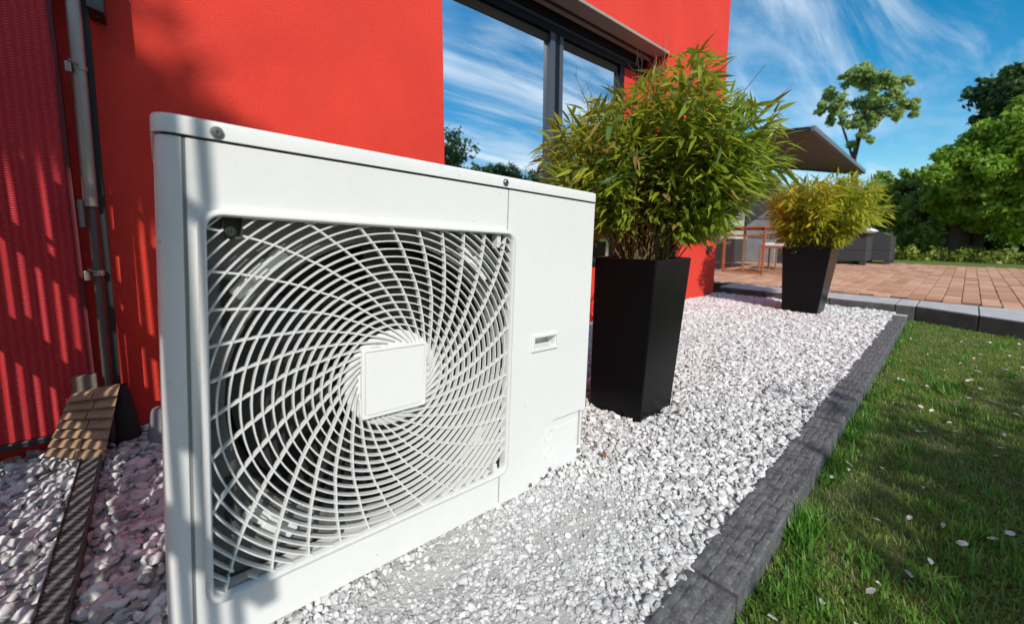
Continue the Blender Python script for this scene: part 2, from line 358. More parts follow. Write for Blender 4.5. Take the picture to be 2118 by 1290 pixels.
def stones(name, P, S, tone):
    n = len(P); me = bpy.data.meshes.new(name); me.vertices.add(n); me.vertices.foreach_set('co', np.asarray(P, np.float32).ravel())
    a = me.attributes.new('siz', 'FLOAT_VECTOR', 'POINT'); a.data.foreach_set('vector', np.asarray(S, np.float32).ravel())
    rr = np.column_stack([rng.normal(0, .3, n), rng.normal(0, .3, n), rng.uniform(0, 6.28, n)]).astype(np.float32)
    a = me.attributes.new('rot', 'FLOAT_VECTOR', 'POINT'); a.data.foreach_set('vector', rr.ravel())
    a = me.attributes.new('tone', 'FLOAT', 'POINT'); a.data.foreach_set('value', np.asarray(tone, np.float32))
    a = me.attributes.new('kind_index', 'INT', 'POINT'); a.data.foreach_set('value', rng.integers(0, 7, n).astype(np.int32))
    o = put(name, me); md = o.modifiers.new('scatter', 'NODES'); md.node_group = GRAVEL_NG
    return o
GRAVEL_NG = gravel_group()
def kerb_in(x): return 0.357 + 0.0150 * (np.asarray(x) - 1.0)
def sandy(x, y):                                      # 1 where the bed is fine sand and grit instead of stones (in front of the unit)
    d = ((x - 0.50) / 0.52)**2 + ((y - 0.60) / 0.21)**2
    return np.clip(1.5 - d + rng.normal(0, .10, len(x)), 0, 1)
n = 90000
px = rng.uniform(-1.3, 5.22, n); py = rng.uniform(0.34, 2.06, n)
ok = (py > kerb_in(px) - 0.004) & ~((px > 0.1) & (px < 1.0) & (py > 0.88) & (py < 1.1)); px, py = px[ok], py[ok]
sd = sandy(px, py)
keep = rng.uniform(0, 1, len(px)) > sd * 0.97; px, py, sd = px[keep], py[keep], sd[keep]
big = np.clip(1.0 - (px + 0.05)/0.25, 0, 1)          # the stones behind the unit's left end are larger
keep = rng.uniform(0, 1, len(px)) > big*0.62; px, py, sd, big = px[keep], py[keep], sd[keep], big[keep]
r = np.clip(rng.lognormal(math.log(0.0074), 0.33, len(px)), 0.0040, 0.0150) * (1 - 0.45*sd) * (1 + 0.50*big) * (1 + 0.12*np.clip(px-1.5, 0, 2))
fl = rng.uniform(0.5, 0.85, len(px))
P = np.column_stack([px, py, gz(px, py) + r*fl*0.35 + rng.uniform(-0.005, 0.007, len(px)) - 0.004])
tone = np.clip(rng.beta(1.9, 1.1, len(px)), 0, 1)
tag(stones('gravel', P, np.column_stack([r*rng.uniform(.85, 1.3, len(r)), r*rng.uniform(.75, 1.0, len(r)), r*fl]), tone), 'white gravel stones filling the bed along the red wall', None, None, 'stuff')
n = 34000                                             # grit over the sandy patch
px = rng.uniform(-0.2, 1.35, n); py = rng.uniform(0.34, 0.86, n); sd = sandy(px, py)
dk = rng.normal(0, 1, n); nb = np.sin(px*9.0+1.0)*np.sin(py*23.0)
ok = (py > kerb_in(px)) & (sd > 0.02) & (rng.uniform(0, 1, n) < np.where(nb > 0.15, 0.22, 0.9)); px, py, sd = px[ok], py[ok], sd[ok]
r = np.clip(rng.lognormal(math.log(0.0030), 0.40, len(px)), 0.0015, 0.010)
P = np.column_stack([px, py, gz(px, py) - 0.007 + r*0.3])
tag(stones('fine_grit', P, np.column_stack([r*1.2, r, r*.7]), np.clip(rng.beta(2.2, 1.6, len(px)), 0, 1)), 'fine grey grit on the sandy patch in front of the unit', None, None, 'stuff')

# ------------------------------------------------------------------ kerbs
def kerb_stone(x0, x1, yi, yo, z0, z1, seed):
    nu, nv = 72, 27
    rg = np.random.default_rng(seed)
    u = np.linspace(0, 1, nu); v = np.linspace(0, 1, nv)
    U, Vv = np.meshgrid(u, v, indexing='ij')
    xs = x0 + (x1 - x0) * U; yin = yi(xs); yout = yo(xs); ys = yin + (yout - yin) * Vv
    edge = np.minimum(np.minimum(U, 1-U)*(x1-x0), np.minimum(Vv, 1-Vv)*0.1)
    ph = rg.uniform(0, 6)
    rows = Vv*5 + 0.10*np.sin(U*21+ph) + 0.06*np.sin(U*57+ph*2)
    groove = (1-np.abs(np.sin(math.pi*rows)))**3
    off_ = rg.uniform(0, 6.28, 8)[np.clip(np.floor(rows).astype(int), 0, 7)]
    rip = -0.0028*groove + 0.0011*np.sin(U*(x1-x0)*170 + off_)*(1-groove) + 0.0008*np.sin(U*(x1-x0)*61 + off_*2) + rg.normal(0, .00045, U.shape)
    chip = np.clip(rg.normal(-.6, .5, U.shape), 0, 1)
    zt = z1 - 0.004 + rip*np.clip(edge/0.006, 0, 1) - 0.004*np.clip(1-edge/0.003, 0, 1)*(0.6+chip)
    top = np.column_stack([xs.ravel(), ys.ravel(), zt.ravel()]); I = np.arange(nu*nv).reshape(nu, nv)
    b = MB(); F = np.stack([I[:-1,:-1], I[:-1,1:], I[1:,1:], I[1:,:-1]], -1).reshape(-1, 4).tolist()
    V = top.tolist(); n0 = len(V)
    ring = list(I[:, 0]) + list(I[-1, 1:]) + list(I[-2::-1, -1]) + list(I[0, -2:0:-1])
    for q in ring: V.append([V[q][0], V[q][1], z0])
    m_ = len(ring)
    for k in range(m_): F.append([ring[k], ring[(k+1) % m_], n0+(k+1) % m_, n0+k])
    b.add(V, F); return b
edging = empty('gravel_edging', (0,0,0), 'dark grey rippled kerb stones separating the white gravel from the lawn', 'kerb'); edging['kind'] = 'structure'; del edging['category']
kj = [-0.30, 0.27, 0.845, 1.42, 1.975, 2.53, 3.115, 3.655, 4.20, 4.72, 5.03]
ko = lambda x: kerb_in(x) - 0.098
for k in range(len(kj)-1):
    kerb_stone(kj[k]+0.005, kj[k+1]-0.005, kerb_in, ko, -0.16, 0.014+random.uniform(-.002, .002), k).obj('kerb_stone', KERBM, edging, smooth=30)

pk = empty('patio_kerb', (0,0,0), 'kerb stones painted with sunlit pale tops and shaded grey fronts along the raised brick patio', 'kerb'); pk['kind'] = 'structure'; del pk['category']
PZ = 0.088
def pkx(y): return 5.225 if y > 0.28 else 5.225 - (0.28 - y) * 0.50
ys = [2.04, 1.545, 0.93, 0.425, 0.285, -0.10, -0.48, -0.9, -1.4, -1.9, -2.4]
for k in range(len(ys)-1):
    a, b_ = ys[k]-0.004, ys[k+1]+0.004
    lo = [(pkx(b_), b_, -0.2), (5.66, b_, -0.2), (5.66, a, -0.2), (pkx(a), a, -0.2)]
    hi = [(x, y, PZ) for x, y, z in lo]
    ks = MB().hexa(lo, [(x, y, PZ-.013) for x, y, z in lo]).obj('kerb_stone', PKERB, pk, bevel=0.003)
    MB().hexa([(x, y, PZ-.0128) for x, y, z in lo], hi).obj('painted_sunlit_top', PTOP, ks, bevel=0.004)  # thin top sheet, its pale colour imitates sun on the kerb

# ------------------------------------------------------------------ brick patio
patio = MB().box((5.60,-7,-0.25), (12.45,7,PZ-0.012)).obj('patio', JOINT); tag(patio, 'red brick paved patio raised behind the grey kerb', None, None, 'structure')
BL, BW = 0.26, 0.129
brick_mesh = MB().box((0.0025,0.0025,-0.04), (BL-0.0025,BW-0.0025,0.0)).mesh('brick', BRICKM, bevel=0.004, seg=1)
cells = []
for j in range(-48, 45):
    off = (j % 2) * BL/2 + rng.uniform(-.03, .03)
    for i in range(0, 28):
        x, y = 5.665 + i*BL + off - (BL/2), j*BW + 0.01
        if x < 5.66: continue
        if x > 12.2: continue
        cells.append((x, y))
def in_view(x, y): return -0.075*x-0.05 < y < 0.41*x and not (y > 2.05*x/5.05 - 0.1)
cells.sort(key=lambda c: (not in_view(*c), c[0] + 0.15*abs(c[1]-0.5)))
rest = MB()
for k, (x, y) in enumerate(cells):
    dz = rng.uniform(-.003, .003)
    if k < 300:
        o = put('brick', brick_mesh, patio, (x, y, PZ+dz))
    else:
        rest.box((x+.003, y+.003, PZ-.02), (x+BL-.003, y+BW-.003, PZ+dz))
BRICKS = islandvar(mat('paving_bricks_far', (0.4, 0.2, 0.14), 0.85, bump=[(90, 0.4, 0.003)]), [(0.42, 0.205, 0.115), (0.52, 0.28, 0.175), (0.62, 0.36, 0.235)])
o = rest.obj('brick_field', BRICKS, patio); tag(o, kind='stuff')

# ------------------------------------------------------------------ house
house = empty('red_house', (5.08, 2.05, 0), 'red stucco house with a wide dark framed window above the white unit', 'house')
HX, HY = 5.08, 2.05
L3 = lambda x, y, z: (x-HX, y-HY, z)
WX0, WX1, WZ0, WZ1 = 1.276, 3.735, 0.45, 2.44
b = MB().plate([-6, WX0, WX1, HX], [-0.15, WZ0, WZ1, 4.2], lambda u, v: not (WX0 < u < WX1 and WZ0 < v < WZ1), HY, HY+0.26, lambda u, v, d: L3(u, d, v))
b.obj('wall', RED, house, bevel=0.006)
MB().box(L3(HX-0.26, HY+0.262, -0.15), L3(HX-0.001, 9, 4.2)).obj('end_wall', RED, house)
MB().box(L3(-6, HY+1.4, -0.15), L3(HX-0.27, HY+1.6, 4.2)).obj('inner_wall', BLACKIN, house)
MB().box(L3(-6, HY+0.02, 4.2), L3(HX-0.02, 9, 4.3)).obj('roof', ANTH, house)
# beige soffit with drip edge
sf = MB().box(L3(WX0+0.002, HY-0.012, WZ1-0.020), L3(WX1-0.002, HY+0.215, WZ1-0.002)).obj('soffit', SOFFIT, house, bevel=0.003)
MB().box(L3(WX0+0.002, HY-0.016, WZ1-0.028), L3(WX1-0.002, HY+0.002, WZ1-0.021)).obj('drip_edge', SOFFIT, sf)
MB().box(L3(WX0+0.002, HY+0.130, WZ1-0.032), L3(WX1-0.002, HY+0.150, WZ1-0.021)).obj('blind_rail', ANTH, sf)
win = empty('window', (0,0,0)); win.parent = house
GY = HY + 0.262
def wbox(n, x0, x1, y0, y1, z0, z1, m_, bev=0.003, par=None): return MB().box(L3(x0,y0,z0), L3(x1,y1,z1)).obj(n, m_, par or win, bevel=bev)
wbox('top_rail', WX0, WX1, HY+0.222, HY+0.30, WZ1-0.075, WZ1, FRAME)
wbox('upper_profile', WX0, WX1, HY+0.236, HY+0.30, WZ1-0.105, WZ1-0.077, FRAMEG)
wbox('head_frame', WX0, WX1, HY+0.226, HY+0.30, WZ1-0.165, WZ1-0.107, FRAME)
wbox('rolled_blind', WX0, 3.30, HY+0.250, HY+0.32, WZ1-0.235, WZ1-0.167, BROWN, 0.012)
wbox('sill', WX0, WX1, HY+0.10, HY+0.30, WZ0, WZ0+0.05, FRAME)
wbox('mullion', 2.372, 2.425, HY+0.222, HY+0.30, WZ0+0.05, WZ1-0.166, FRAMEG)
wbox('mullion_core', 2.427, 2.478, HY+0.228, HY+0.30, WZ0+0.05, WZ1-0.166, FRAME)
wbox('mullion', 2.480, 2.520, HY+0.224, HY+0.30, WZ0+0.05, WZ1-0.166, FRAMEG)
wbox('side_frame', 3.30, 3.37, HY+0.226, HY+0.30, WZ0+0.05, WZ1-0.166, FRAME)
wbox('reveal_panel', 3.372, WX1-0.001, HY+0.235, HY+0.30, WZ0+0.05, WZ1-0.166, RED)
wbox('glass_pane', WX0, 2.371, GY, GY+0.02, WZ0+0.05, WZ1-0.166, GLASS, 0)
wbox('glass_pane', 2.521, 3.299, GY, GY+0.02, WZ0+0.05, WZ1-0.166, GLASS, 0)
sk = MB().box(L3(4.795, HY-0.045, 0.52), L3(4.875, HY-0.001, 0.60)).obj('outdoor_socket', ANTH, house, bevel=0.006)
MB().box(L3(4.80, HY-0.052, 0.565), L3(4.87, HY-0.046, 0.598)).obj('flap', ANTH, sk, bevel=0.003)

# ------------------------------------------------------------------ red fabric blind and post at the left
fb = empty('fabric_blind', (-0.7, 1.965, 0.09), 'red woven fabric blind hanging in front of the wall left of the post', 'blind')
nxf, nzf = 40, 60
xs = np.linspace(-1.25, -0.196, nxf); zs = np.linspace(0.075, 2.7, nzf)
Xf, Zf = np.meshgrid(xs, zs, indexing='ij'); Yf = 1.965 + 0.006*np.sin(Xf*9+Zf*0.8) + 0.004*np.sin(Zf*4+Xf*3)
V = np.column_stack([Xf.ravel()+0.7, Yf.ravel()-1.965, Zf.ravel()-0.09]); I = np.arange(nxf*nzf).reshape(nxf, nzf)
F = np.stack([I[:-1,:-1], I[1:,:-1], I[1:,1:], I[:-1,1:]], -1).reshape(-1, 4)
put('cloth', quads('cloth', V, F, FABRIC, True), fb)
MB().box((-0.55,-0.012,-0.03), (0.510,0.010,-0.008)).obj('hem_bar', ANTH, fb, bevel=0.004)
MB().box((0.498,-0.008,-0.006), (0.512,0.008,2.61)).obj('side_hem', mat('dark_red_hem', (0.10, 0.006, 0.010), 0.7), fb, bevel=0.002)

post = empty('post', (-0.157, 1.94, 0), 'grey metal post with black lower tube standing at the red wall left of the unit', 'post')
PT = lambda z: -0.0115 + (z)*0.0165                    # the post leans a little
MB().tube([(PT(0.83)+0.004, 0, 0.83), (PT(2.6)+0.004, 0, 2.6)], 0.0175, 16).obj('upper_tube', GALV, post, smooth=True)
MB().tube([(PT(0.02)+0.004, 0.004, 0.02), (PT(0.83)+0.004, 0.004, 0.83)], 0.0105, 14).obj('lower_tube', mat('dull_tube', (0.10, 0.095, 0.085), 0.5, metal=0.4), post, smooth=True)
MB().box((0.000,-0.012,0.76), (0.000+0.018,0.0,0.85)).xf(Matrix.Translation((-0.026,0,0))).obj('sleeve', BLACKIN, post, bevel=0.003)
b = MB().hexa([(PT(0)+0.018,0.012,0.0),(PT(0)+0.036,0.012,0.0),(PT(0)+0.036,0.035,0),(PT(0)+0.018,0.035,0)], [(PT(2.6)+0.022,0.012,2.6),(PT(2.6)+0.036,0.012,2.6),(PT(2.6)+0.036,0.035,2.6),(PT(2.6)+0.022,0.035,2.6)])
b.obj('black_rail', BLACKIN, post)
def clip_part(z, n):
    c = MB().tube([(PT(z)+0.004, 0, z-0.008), (PT(z)+0.004, 0, z+0.008)], 0.0195, 14).obj(n, GALV, post, smooth=True)
    MB().box((PT(z)-0.025,-0.026,z-0.022), (PT(z)-0.010,-0.012,z+0.010)).obj('clip_tab', GALV, c, bevel=0.003)
    MB().tube([(PT(z)-0.02,-0.022,z+0.006),(PT(z)-0.012,-0.030,z+0.014),(PT(z)+0.006,-0.026,z+0.004)], 0.003, 6).obj('wire_hook', STEEL, c, smooth=True)
clip_part(1.265, 'clip'); clip_part(0.61, 'clip')
MB().lathe([(0.052,0.0),(0.050,0.02),(0.030,0.17),(0.024,0.20),(0.0,0.20)], 20).xf(Matrix.Translation((0.018,0.045,0))).obj('foot', BLACKIN, post, smooth=True)
br = empty('wall_bracket', (-0.09, 1.99, 1.45), 'dark grey metal bracket on the wall at the top of the post', 'bracket')
MB().hexa([(-0.022,-0.055,0.008),(0.020,-0.055,0.0),(0.020,0.055,0.0),(-0.022,0.055,0.008)], [(-0.028,-0.055,0.20),(0.020,-0.055,0.20),(0.020,0.055,0.20),(-0.028,0.055,0.20)]).obj('housing', ANTH, br, bevel=0.004)
MB().tube([(0.0,-0.03,-0.010),(0.0,-0.03,0.004)], 0.004, 8).obj('screw_tip', BLACKIN, br)

# slatted wooden block leaning at the foot of the post
wb = empty('slatted_block', (-0.21, 1.87, 0), 'small light brown slatted wooden block leaning against the foot of the post', 'wooden block')
def lerp(a, b_, t): return tuple(x+(y-x)*t for x, y in zip(a, b_))
A0, A1 = (-0.095, -0.02, 0.055), (0.035, -0.09, 0.020)
B0, B1 = (-0.030, 0.02, 0.225), (0.085, -0.02, 0.235)
MB().hexa([lerp(A0,A1,0), A1, (A1[0], A1[1]+0.05, A1[2]), (A0[0], A0[1]+0.05, A0[2])], [B0, B1, (B1[0], B1[1]+0.03, B1[2]), (B0[0], B0[1]+0.03, B0[2])]).obj('backing', SLATWOOD, wb)
for k in range(7):
    t0, t1 = k/7+0.012, (k+1)/7-0.02
    for a, c in ((0.0, 0.47 + 0.08*(k % 2)), (0.49 + 0.08*(k % 2), 1.0)):
        p = [lerp(lerp(A0,B0,t), lerp(A1,B1,t), u) for t, u in ((t0,a),(t0,c),(t1,c),(t1,a))]
        f = lambda q, d: (q[0], q[1]-d, q[2]+d*0.35)
        lo = [f(p[0],.020), f(p[1],.020), f(p[2],.006), f(p[3],.006)]
        MB().add([f(q,-.001) for q in p]+lo, [(0,1,2,3),(4,7,6,5),(0,4,5,1),(1,5,6,2),(2,6,7,3),(3,7,4,0)]).obj('slat', SLATWOOD, wb)
MB().box((-0.028, 0.035, 0.20), (0.03, 0.055, 0.275)).obj('top_board', mat('grey_wood', (0.16, 0.13, 0.10), 0.8), wb, bevel=0.004)

# dark woven-looking edging strip on the left gravel
es = empty('edging_strip', (-0.19, 1.5, 0.0), 'long narrow dark ribbed channel strip lying on the left gravel', 'edging strip')
RUB = mat('dark_channel_metal', (0.05, 0.05, 0.051), 0.5, metal=0.3, noise=(60, (0.12, 0.118, 0.118), 0.45, 0.7)); RIBM = mat('worn_rib_metal', (0.17, 0.169, 0.168), 0.5, noise=(50, (0.11, 0.109, 0.108), 0.4, 0.7))
def chan(u, y, z): return (-0.203 + 0.012*(2.0-y)/1.38 + u + 0.19, y-1.5, z)
for u0, u1, n_ in ((-.0245, -.0206, 'side_rail'), (.0186, .0225, 'side_rail')):
    b = MB().hexa([chan(u0, .62, -.01), chan(u1, .62, -.01), chan(u1, 2.0, -.01), chan(u0, 2.0, -.01)], [chan(u0, .62, .046), chan(u1, .62, .046), chan(u1, 2.0, .046), chan(u0, 2.0, .046)])
    b.obj(n_, RUB, es, bevel=.002)
MB().hexa([chan(-.02, .62, -.01), chan(.018, .62, -.01), chan(.018, 2.0, -.01), chan(-.02, 2.0, -.01)], [chan(-.02, .62, .020), chan(.018, .62, .020), chan(.018, 2.0, .020), chan(-.02, 2.0, .020)]).obj('channel_floor', RUB, es)
b = MB()
y = .63
while y < 1.99:
    dz = random.uniform(-.001, .001)
    b.hexa([chan(-.0205, y+.004, .028), chan(.0185, y-.004, .028), chan(.0185, y+.003, .028), chan(-.0205, y+.011, .028)], [chan(-.0205, y+.004, .042+dz), chan(.0185, y-.004, .042+dz), chan(.0185, y+.003, .042-dz), chan(-.0205, y+.011, .042-dz)])
    y += .0128
o = b.obj('ribs', RIBM, es); o['kind'] = 'stuff'
cf = empty('pipe_foot', (-0.034, 1.86, 0.0), 'short grey tapered pipe foot on the gravel behind the left edge of the unit', 'pipe foot')
MB().lathe([(0.042,0.0),(0.040,0.01),(0.024,0.12),(0.018,0.13)], 20, cap=True).obj('cone', mat('dull_grey_plastic', (0.22, 0.22, 0.24), 0.5), cf, smooth=True)

# ------------------------------------------------------------------ heat pump
hp = empty('heat_pump', (0,0,0), 'white heat pump outdoor unit with a large round fan grille', 'heat pump')
xa = Vector((0.99876, 0.00263, -0.04966)); ya = Vector((-0.0031, 0.99995, -0.0095)); za_ = Vector((0.04963, 0.00964, 0.99872))
org = Vector((0.05206, 0.80791, 0.03334+0.755)) - za_*0.757
hp.matrix_world = Matrix(((xa.x, ya.x, za_.x, org.x), (xa.y, ya.y, za_.y, org.y), (xa.z, ya.z, za_.z, org.z), (0,0,0,1)))
H = lambda y: 0.757 - y                               # measured down from the grille top -> height above the unit's bottom
XR, SEAM, DEP = 1.005, 0.757+0.109, 0.36
P3 = lambda u, v, d: (u, d, v)
# front panel with the square opening
fp = MB().plate([-0.0125, 0.010, 0.6385, 0.650], [0.003, H(0.652), H(0.010), SEAM-0.003],
    lambda u, v: not (u > 0.010 and H(0.652) < v < H(0.010)) and u < 0.6385, 0.0, 0.010, P3)
front = fp.obj('front_panel', WHITE, hp, bevel=0.0015)
# rounded left corner post (same sheet, behind a groove)
prof = [(-0.0175, 0.010), (-0.0175, 0.0), (-0.021, -0.0005), (-0.024, 0.0)]
prof += [(-0.026-0.022*math.sin(t), 0.024-0.024*math.cos(t)) for t in np.linspace(0.1, math.pi/2, 9)]
prof += [(-0.048, DEP-0.02), (-0.044, DEP)]
cb_ = MB(); n = len(prof)
cb_.add([(x, y, 0.003) for x, y in prof] + [(x, y, SEAM-0.003) for x, y in prof], [(i, i+1, n+i+1, n+i) for i in range(n-1)])
cb_.obj('corner_panel', WHITE, hp, smooth=50)
MB().box((-0.0178, 0.0022, 0.003), (-0.0122, 0.012, SEAM-0.003)).obj('panel_groove', mat('groove_grey', (0.25, 0.25, 0.24), 0.6), hp)
MB().box((-0.046, DEP, 0.003), (XR, DEP+0.008, SEAM-0.003)).obj('back_panel', WHITE, hp)
MB().box((XR-0.008, 0.012, 0.06), (XR-0.001, DEP, SEAM-0.003)).obj('side_panel', WHITE, hp)
MB().box((-0.044, 0.012, 0.001), (XR-0.01, DEP-0.001, 0.012)).obj('base_pan', SHROUD, hp)
MB().box((0.6385, 0.0035, 0.012), (0.6415, 0.03, SEAM-0.004)).obj('joint_gap', DARKGAP, hp)
MB().box((-0.040, 0.006, SEAM-0.006), (XR-0.006, DEP-0.01, SEAM+0.004)).obj('seam_gap', DARKGAP, hp)
# lid
n = 14; lp = []
for cx_, cy_, a0 in ((XR-0.010, 0.008, -90), (XR-0.010, DEP, 0), (-0.036, DEP, 90), (-0.026, 0.022, 180)):
    rr = 0.014 if cx_ > 0.5 or cy_ > 0.1 else 0.026
    for k in range(n): 
        t = R(a0 + 90*k/(n-1)); lp.append((cx_+rr*math.cos(t), cy_+rr*math.sin(t)))
m_ = len(lp); z0, z1 = SEAM+0.001, H(-0.1385)
lid = MB(); inset = lambda q, d: ((q[0]-0.48)*(1-d/0.5)+0.48, (q[1]-0.18)*(1-d/0.18)+0.18)
rings = [(z0, 0), (z1-0.006, 0.0), (z1-0.003, 0.0008), (z1-0.001, 0.0022), (z1, 0.006)]
V = []; F = []
for z, d in rings: V += [(*inset(q, d), z) for q in lp]
for i in range(len(rings)-1): F += [(i*m_+k, i*m_+(k+1) % m_, (i+1)*m_+(k+1) % m_, (i+1)*m_+k) for k in range(m_)]
F += [tuple(range(m_))[::-1], tuple(range((len(rings)-1)*m_, len(rings)*m_))]
lid.add(V, F); lid_o = lid.obj('lid', WHITE, hp, smooth=40)
def screw(x, z, y, par, r=0.0062):
    s = MB().lathe([(r*1.45, 0.0), (r*1.45, -0.0012), (r*1.02, -0.0014), (r*1.0, -0.0038), (r*0.8, -0.005), (0.0, -0.0052)], 18, 'Y', (x, y, z)).obj('screw', STEEL, par, smooth=True)
    c = MB().box((x-r*.55, y-0.0056, z-r*.12), (x+r*.55, y-0.0050, z+r*.12)); c.box((x-r*.12, y-0.0057, z-r*.55), (x+r*.12, y-0.0051, z+r*.55))
    c.obj('cross_slot', BLACKIN, s)
    return s
screw(0.026, H(-0.1205), -0.006, lid_o); screw(0.6235, H(-0.122), -0.006, lid_o)
# service panel with hand hole, cut for the valve cover
def cover_edge(u):                                    # upper edge of the valve cover opening: chamfer with soft corners
    t = min(max((u-0.803)/0.050, 0), 1); return H(0.603) + (H(0.567)-H(0.603))*(1-(1-t)**1.6)
steps = list(np.linspace(0.803, 0.853, 22)); svs = [cover_edge(u) for u in (np.array(steps[:-1])+np.array(steps[1:]))/2]
sv = MB().plate([0.6415, 0.652, 0.750, 0.7565, 0.8415, 0.848, XR] + steps, [0.004, H(0.7385), H(0.695), H(0.335), H(0.298), H(0.652), H(0.006), SEAM-0.003, H(0.567)] + svs,
    lambda u, v: not ((0.7565 < u < 0.8415 and H(0.335) < v < H(0.298)) or (u > 0.803 and v < cover_edge(u))
                      or (u < 0.652 and H(0.652) < v < H(0.006))), 0.0, 0.010, P3)
serv = sv.obj('service_panel', WHITE, hp)
vc = MB().box((0.800, 0.0135, 0.012), (0.990, 0.020, H(0.560))).obj('valve_cover', WHITE, hp, bevel=0.003)
MB().box((0.868, 0.0115, H(0.735)), (0.982, 0.0130, H(0.600))).obj('raised_field', WHITE, vc, bevel=0.004)
for zz_ in (H(0.618), H(0.677)):
    MB().lathe([(0.0160, 0.0133), (0.0170, 0.0110), (0.0190, 0.0110), (0.0200, 0.0133)], 24, 'Y', (0.846 if zz_ > .1 else 0.85, 0, zz_)).obj('knockout_ring', WHITE, vc, smooth=True)
screw(0.760, H(0.740), -0.0005, serv, 0.0045); screw(0.856, H(0.731), 0.0115, vc, 0.0045)
hd = MB().plate([0.742, 0.7535, 0.8445, 0.850], [H(0.340), H(0.331), H(0.300), H(0.291)], lambda u, v: not (0.7535 < u < 0.8445 and H(0.331) < v < H(0.300)), -0.006, -0.0005, P3).obj('handle', WHITE, serv, bevel=0.002)
pk_ = MB()
a0, a1, c0, c1 = 0.7535, 0.8445, H(0.331), H(0.300)
pk_.add([(a0,-.004,c0),(a1,-.004,c0),(a1,-.004,c1),(a0,-.004,c1),(a0+.02,0.04,c0+.006),(a1,0.04,c0+.006),(a1,0.04,c1),(a0+.02,0.04,c1)], [(4,5,6,7),(0,1,5,4),(1,2,6,5),(2,3,7,6),(3,0,4,7)])
pk_.obj('hand_recess', WHITE, serv)
# grille frame: rounded square
gr = empty('fan_grille', (0,0,0)); gr.parent = hp
CX, CZ = 0.3305, H(0.3335)
def rrect(x0, x1, zlo, zhi, rad, k=8):
    out = []
    for cx_, cz_, a0 in ((x1-rad, zlo+rad, -90), (x1-rad, zhi-rad, 0), (x0+rad, zhi-rad, 90), (x0+rad, zlo+rad, 180)):
        for i in range(k): t = R(a0 + 90*i/(k-1)); out.append((cx_+rad*math.cos(t), cz_+rad*math.sin(t)))
    return out
def loft(loops, closed=True):                         # loops of (x, y, z)
    b = MB(); n = len(loops[0]); V = [p for l in loops for p in l]; F = []
    for i in range(len(loops)-1): F += [(i*n+k, i*n+(k+1) % n, (i+1)*n+(k+1) % n, (i+1)*n+k) for k in range(n)]
    return b.add(V, F)
fx0, fx1, fz0, fz1 = -0.001, 0.6615, H(0.6635), H(-0.001)
prof = [(0.0, 0.004, 0.030), (0.0, -0.009, 0.030), (0.0015, -0.012, 0.029), (0.005, -0.0145, 0.027), (0.0085, -0.0145, 0.024), (0.0105, -0.012, 0.022), (0.0115, -0.006, 0.021), (0.0115, 0.030, 0.021)]
loops = [[(x, y, z) for x, z in rrect(fx0+i_, fx1-i_, fz0+i_, fz1-i_, rad)] for i_, y, rad in prof]
loft(loops).obj('grille_frame', PLASTIC, gr, smooth=40)
IX0, IX1, IZ0, IZ1 = fx0+0.010, fx1-0.010, fz0+0.010, fz1-0.010
TABS = [(0.0325, 0.0585, H(0.0455), H(0.0)), (0.592, 0.628, H(0.045), H(0.0)), (0.603, 0.640, H(0.66), H(0.624)), (0.0325, 0.0585, H(0.66), H(0.620))]
def clear(x, z, first=1):
    if not (IX0 < x < IX1 and IZ0 < z < IZ1): return False
    rad = 0.02
    for cx_, cz_, sx, sz in ((IX0+rad, IZ1-rad, -1, 1), (IX1-rad, IZ1-rad, 1, 1), (IX1-rad, IZ0+rad, 1, -1), (IX0+rad, IZ0+rad, -1, -1)):
        if (x-cx_)*sx > 0 and (z-cz_)*sz > 0 and math.hypot(x-cx_, z-cz_) > rad: return False
    for a, b_, c, d in TABS:
        if a < x < b_ and c < z < d: return False
    return True
def runs(pts):
    out = []; cur = []
    for p in pts:
        if clear(*p): cur.append(p)
        else:
            if len(cur) > 2: out.append(cur)
            cur = []
    if len(cur) > 2: out.append(cur)
    return out
for k in range(0, 22):
    rr = 0.1164 + 0.01624*k
    nn = 240
    full = all(clear(CX+rr*math.cos(t), CZ+rr*math.sin(t)) for t in np.linspace(0, 2*math.pi, nn))
    if full:
        pts = [(CX+rr*math.cos(t), CZ+rr*math.sin(t)) for t in np.linspace(0, 2*math.pi, 97)]
        MB().strip(pts, 0.0025, -0.0040, 0.0070).obj('ring', PLASTIC, gr, smooth=40)
    else:
        t0 = next((t for t in np.linspace(0, 2*math.pi, 720) if not clear(CX+rr*math.cos(t), CZ+rr*math.sin(t))), 0)
        ts = t0 + np.linspace(0, 2*math.pi, 1440)
        for run in runs([(CX+rr*math.cos(t), CZ+rr*math.sin(t)) for t in ts]):
            if len(run) < 12: continue
            MB().strip(run[::8] + [run[-1]], 0.0025, -0.0040, 0.0070).obj('ring', PLASTIC, gr, smooth=40)
sr = np.array([0.079, 0.085, 0.095, 0.112, 0.124, 0.149, 0.165, 0.199, 0.245, 0.309, 0.359, 0.401, 0.46])
sa = np.array([-64, -73, -85, -97.5, -102, -110, -114, -120.3, -128.1, -135.5, -140.2, -144.2, -149.5])
for k in range(32):
    rs_ = np.linspace(0.082, 0.46, 120); th = np.radians(np.interp(rs_, sr, sa) + k*11.25)
    for w_ in (1, 2, 3): th[2:-2] = (th[:-4]+th[1:-3]+th[2:-2]+th[3:-1]+th[4:])/5
    pts = [(CX+r_*math.cos(t), CZ-r_*math.sin(t)) for r_, t in zip(rs_, th)]
    for run in runs(pts):
        if len(run) < 6: continue
        MB().strip(run[::3] + [run[-1]], 0.0031, -0.0028, 0.0090).obj('spoke', PLASTIC, gr, smooth=40)
